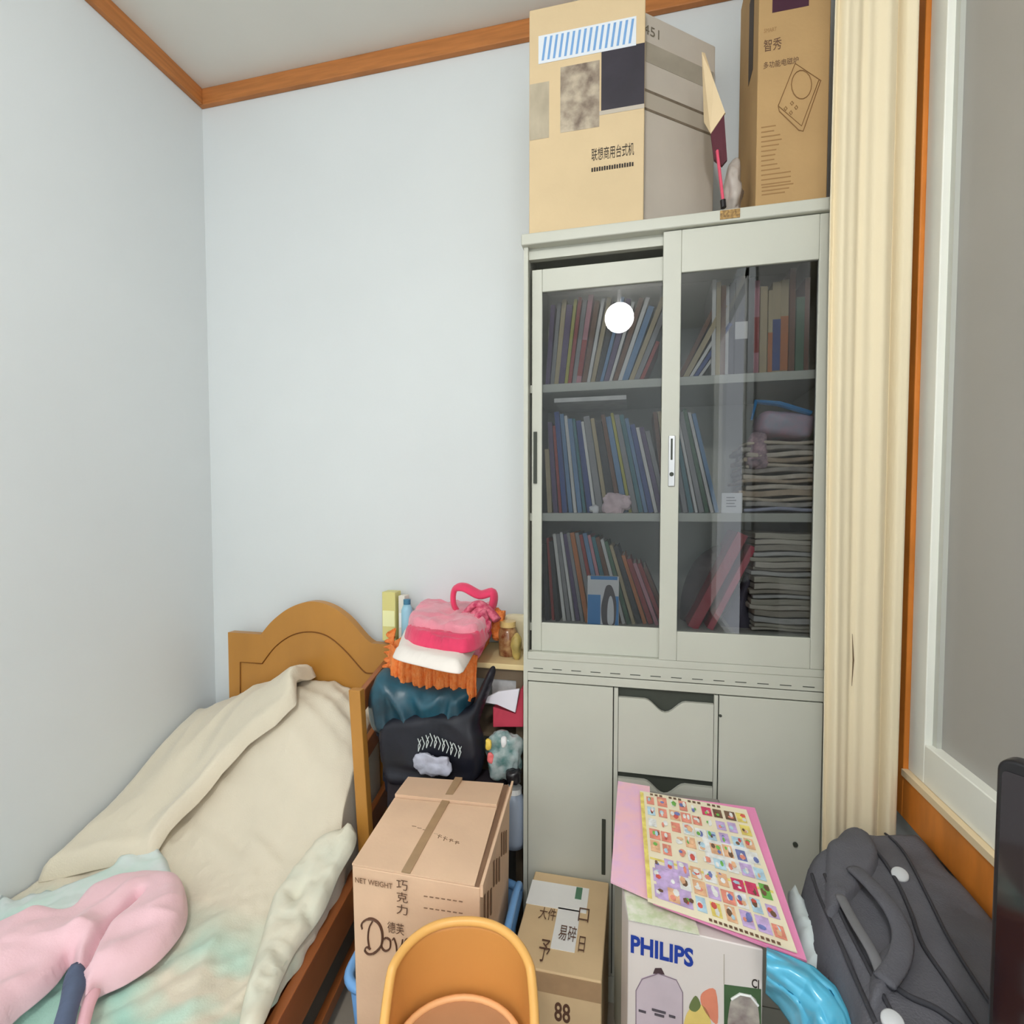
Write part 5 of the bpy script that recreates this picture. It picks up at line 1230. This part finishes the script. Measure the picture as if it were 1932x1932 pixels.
m = MB(); m.grid(bluef, 70, 44); tag(m.build('blue_plastic_bag', blp, smooth=True, solid=.003), 'shiny sky blue plastic bag between the appliance box and laptop bag', 'bag')
flat_drape([(1486, 1690), (1505, 1688), (1530, 1730), (1560, 1790), (1585, 1850), (1598, 1900), (1575, 1870), (1545, 1830), (1515, 1810)], .60, .022, .02, lambda x, y: .010 * crease((x, y, 1), 24), mat('plastic_white', rgb(216, 228, 230), .3, .06, 20, .3, 40, spec=.6), 'white_plastic_bag', 'translucent white plastic bag squeezed against the laptop bag', 'bag')

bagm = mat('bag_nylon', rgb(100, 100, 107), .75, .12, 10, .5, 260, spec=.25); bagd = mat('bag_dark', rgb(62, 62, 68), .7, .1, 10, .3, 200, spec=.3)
BT = .70
lb = thing('laptop_bag', 'dark grey laptop bag with handles and white round badge lying under the window', 'bag', (.48, 1.1, DZ))
def BP(u, v, z=BT): return P2d(u, v, z)
outl = [BP(u, v) for u, v in ((1514, 1616), (1520, 1590), (1534, 1576), (1562, 1568), (1574, 1546), (1600, 1537), (1640, 1548), (1700, 1548))]
right = [(.655, 1.385), (.660, 1.2), (.660, .95), (.655, .80)]
left = [(.38, .775), (.335, .80), BP(1626, 1932), BP(1588, 1805), BP(1540, 1720)]
OUT = outl + right + left
def bfold2(x, y): return .010 * noise.noise(Vector((x * 9, y * 9, 5))) + .012 * math.exp(-((x - .5) / .1) ** 2 - ((y - 1.1) / .2) ** 2) + .004 * noise.noise(Vector((x * 30, y * 22, 5)))
mb = soft(OUT, lambda x, y: .60, .088, .05, bfold2, .009)
mb.build('main_body', bagm, lb, smooth=True)
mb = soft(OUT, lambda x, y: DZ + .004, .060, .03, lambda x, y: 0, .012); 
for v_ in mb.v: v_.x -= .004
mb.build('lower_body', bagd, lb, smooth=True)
def bz(x, y):   # height of the body's top
    d = pdist(x, y, OUT) if inpoly(x, y, OUT) else 0; r = min(1, d / .05); return .60 + math.sqrt(max(0, 1 - (1 - r) ** 2)) * (.088 + bfold2(x, y))
def on_bag(u, v, dz=.004):
    p = atZ(u, v, BT)
    for _ in range(8): p = atZ(u, v, bz(p.x, p.y) + dz)
    return p
# front pocket panel with big curve
pocket = [P2d(u, v, BT) for u, v in ((1590, 1560), (1640, 1580), (1700, 1640), (1745, 1720), (1700, 1790), (1712, 1850), (1760, 1900), (1820, 1945))] 
m = MB(); m.tube([on_bag(u, v, .003) for u, v in spline([(1600, 1560), (1640, 1590), (1685, 1650), (1718, 1720), (1740, 1780), (1780, 1840), (1830, 1915), (1860, 1960)], 6, closed=False)], .0035, 8); m.build('piping', bagd, lb, smooth=True)
m = MB(); m.tube([on_bag(u, v, .003) for u, v in spline([(1640, 1552), (1700, 1600), (1750, 1690), (1790, 1770), (1840, 1850), (1880, 1910)], 6, closed=False)], .0028, 8); m.build('piping', bagd, lb, smooth=True)
m = MB(); m.tube([on_bag(u, v, .0) for u, v in spline([(1532, 1650), (1550, 1700), (1582, 1770), (1616, 1850), (1652, 1930)], 6, closed=False)], .004, 8); m.build('piping', bagd, lb, smooth=True)
m = MB(); m.tube([on_bag(u, v, .002) for u, v in spline([(1556, 1650), (1590, 1730), (1636, 1820), (1688, 1920)], 6, closed=False)], .0035, 8); m.build('zipper', bagd, lb, smooth=True)
# top flap pad and handle pads
def pad(pix, h, nm, mt, z0=BT - .006):
    P = [P2d(u, v, BT + h * .5) for u, v in pix]; soft(P, lambda x, y: max(bz(x, y) - .006, .60), h, .014, lambda x, y: .002 * noise.noise(Vector((x * 20, y * 20, 3))), .0065).build(nm, mt, lb, smooth=True)
pad([(1560, 1566), (1578, 1548), (1620, 1552), (1650, 1575), (1660, 1615), (1635, 1655), (1600, 1690), (1562, 1704), (1553, 1675), (1556, 1620)], .020, 'handle_pad', bagm)
pad([(1655, 1780), (1690, 1760), (1710, 1785), (1708, 1820), (1685, 1850), (1650, 1872), (1638, 1850), (1640, 1815)], .020, 'handle_pad', bagm)
for pix in ([(1560, 1712), (1580, 1706), (1600, 1688), (1612, 1700), (1596, 1708), (1580, 1718)], [(1650, 1880), (1672, 1862), (1700, 1845), (1712, 1828), (1706, 1850), (1680, 1868), (1660, 1892)]):
    pad(pix, .022, 'dark_gap', black_m)
pts = [on_bag(u, v, dz) for u, v, dz in spline([(1612, 1640, .018), (1650, 1676, .024), (1686, 1722, .026), (1703, 1768, .024), (1694, 1815, .02), (1668, 1852, .014)], 6, closed=False)]
m = MB(); m.tube(pts, .0155, 12, flat=.42); m.build('handle', bagm, lb, smooth=True)
pts = [on_bag(u, v, dz) for u, v, dz in spline([(1585, 1690, .010), (1612, 1740, .018), (1645, 1795, .016), (1662, 1835, .008)], 6, closed=False)]
m = MB(); m.tube(pts, .009, 12, flat=.45); m.build('handle', mat('bag_light', rgb(120, 120, 124), .7, .1, 20), lb, smooth=True)
p = on_bag(1698, 1651, .004); bn = ((CAM - p).normalized() * 1.2 + ZV).normalized()
m = MB(); m.tube([p - bn * .004, p + bn * .003, p + bn * .0055], [.0145, .0145, .0125], 24); m.build('badge', mat('badge_white', rgb(205, 207, 210), .4), lb, smooth=True)
a, b = on_bag(1678, 1712, .006), on_bag(1690, 1752, .006); m = MB(); m.tube([a, lerp(a, b, .3), b], [.004, .0025, .0035], 8); m.build('zipper_pull', metal_m, lb, smooth=True)
p = on_bag(1684, 1928, .004); bn = ((CAM - p).normalized() * 1.2 + ZV).normalized()
m = MB(); m.tube([p - bn * .004, p + bn * .003, p + bn * .0055], [.0145, .0145, .0125], 24); m.build('badge', MATS['badge_white'], lb, smooth=True)
m = MB(); fl = [P2d(u, v, BT) for u, v in ((1720, 1860), (1780, 1880), (1840, 1940))]
m.tube([on_bag(u, v, .003) for u, v in spline([(1672, 1850), (1715, 1880), (1770, 1905), (1830, 1950)], 6, closed=False)], .0045, 8); m.build('strap', bagd, lb, smooth=True)

# monitor at the right edge
Mx0 = Vector((atY(1881, 1400, .72).x, .72, 0)); Mdir = Vector((.62, -.78, 0)).normalized()
mzt = Z_(1881, 1425, .72); 
mo = thing('monitor', 'black glossy monitor standing on the desk at the right edge', 'monitor', (Mx0 + Mdir * .15).to_tuple()[:2] + (DZ,))
Nm = Vector((Mdir.y, -Mdir.x, 0)); # towards the room
if Nm.dot(Vector((-1, -1, 0))) < 0: Nm = -Nm
def rrect(w_, z0, z1, r, off):
    pts = []
    for cx, cz, a0 in ((w_ - r, z1 - r, 0), (r, z1 - r, 90), (r, z0 + r, 180), (w_ - r, z0 + r, 270)):
        for k in range(7): a = math.radians(a0 + k * 15); pts.append(Mx0 + Mdir * (cx + r * math.cos(a)) + ZV * (cz + r * math.sin(a)) + Nm * off)
    return pts
m = MB(); m.prism(rrect(.30, DZ + .05, mzt, .016, .0), -Nm * .022); m.build('housing', black_m, mo, bevel=.004)
scr = mat('screen_black', rgb(34, 24, 30), .06, spec=.9)
m = MB(); m.prism(rrect(.288, DZ + .072, mzt - .014, .006, .0012), Nm * -.001)
for v_ in m.v: v_ += Mdir * .006
m.build('screen', scr, mo)
m = MB(); c = Mx0 + Mdir * .15 - Nm * .03; m.box((c.x - .02, c.y - .015, DZ + .012), (c.x + .02, c.y + .015, DZ + .2)); m.build('stand_neck', black_m, mo)
m = MB(); m.lathe((c.x, c.y, DZ), [(.075, 0), (.075, .008), (.03, .013)], 24); m.build('stand_base', black_m, mo)

# ------------------------------------------------------------------ orange tub chair
or_c = mat('chair_orange', rgb(216, 150, 78), .38, .07, 4, .04, 30, stretch=(1, 1, .5), spec=.5); or_r = mat('chair_rim', rgb(244, 186, 104), .35, .05, 5)  # back rim lightened, its highlight is put into the colour
fw = Vector((-math.sin(YAW), math.cos(YAW), 0)); rt = Vector((math.cos(YAW), math.sin(YAW), 0))
ccz = .86; cc = fw * ccz + rt * ((866 - 966) / 1000 * .90)
ch = thing('tub_chair', 'orange wooden tub chair with curved back in front of the cartons', 'chair', (cc.x, cc.y, 0))
SEAT = .507
def shell(phi, b, r0=.113):
    # phi 0 = far side
    k = math.cos(phi); topz = .632 - .035 * (1 - math.cos(phi)) - .22 * max(0, abs(phi) - 1.25)
    rx = r0 + .012 * b; ry = r0 * 1.0 + .012 * b
    sq = .86
    s_ = math.copysign(abs(math.sin(phi)) ** sq, math.sin(phi)); c_ = math.copysign(abs(math.cos(phi)) ** sq, math.cos(phi))
    p = cc + rt * (rx * s_) + fw * (ry * c_); p.z = (SEAT - .06) + (topz - SEAT + .06) * b
    return p
m = MB(); m.grid(lambda a, b: shell(-1.75 + 3.5 * a, b), 60, 14); m.build('backrest', or_c, ch, smooth=True, solid=.012)
m = MB(); m.tube([shell(-1.75 + 3.5 * k / 60, 1) + (fw * math.cos(-1.75 + 3.5 * k / 60) + rt * math.sin(-1.75 + 3.5 * k / 60)) * .004 for k in range(61)], .0085, 10); m.build('back_rim', or_r, ch, smooth=True)
m = MB(); n = 40
seatp = [cc + rt * (.108 * math.sin(k * 2 * math.pi / n)) + fw * (.098 * math.cos(k * 2 * math.pi / n)) for k in range(n)]
m.add([lowz(p, SEAT - .03) for p in seatp] + [lowz(p, SEAT) for p in seatp], [tuple(range(n))[::-1], tuple(range(n, 2 * n))] + [(i, (i + 1) % n, n + (i + 1) % n, n + i) for i in range(n)]); m.build('seat', mat('seat_brown', rgb(190, 142, 104), .5, .08, 8), ch)
m = MB(); m.tube([lowz(p, SEAT + .002) for p in seatp], .006, 8, closed=True); m.build('seat_rim', mat('seat_rim', rgb(246, 186, 130), .4), ch, smooth=True)
for a, b in ((-1, -1), (1, -1), (-1, 1), (1, 1)):
    p = cc + rt * a * .085 + fw * b * .075; q = cc + rt * a * .12 + fw * b * .105
    m = MB(); m.tube([lowz(q, .0), lowz(p, SEAT - .03)], [.012, .014], 10); m.build('leg', or_c, ch, smooth=True)
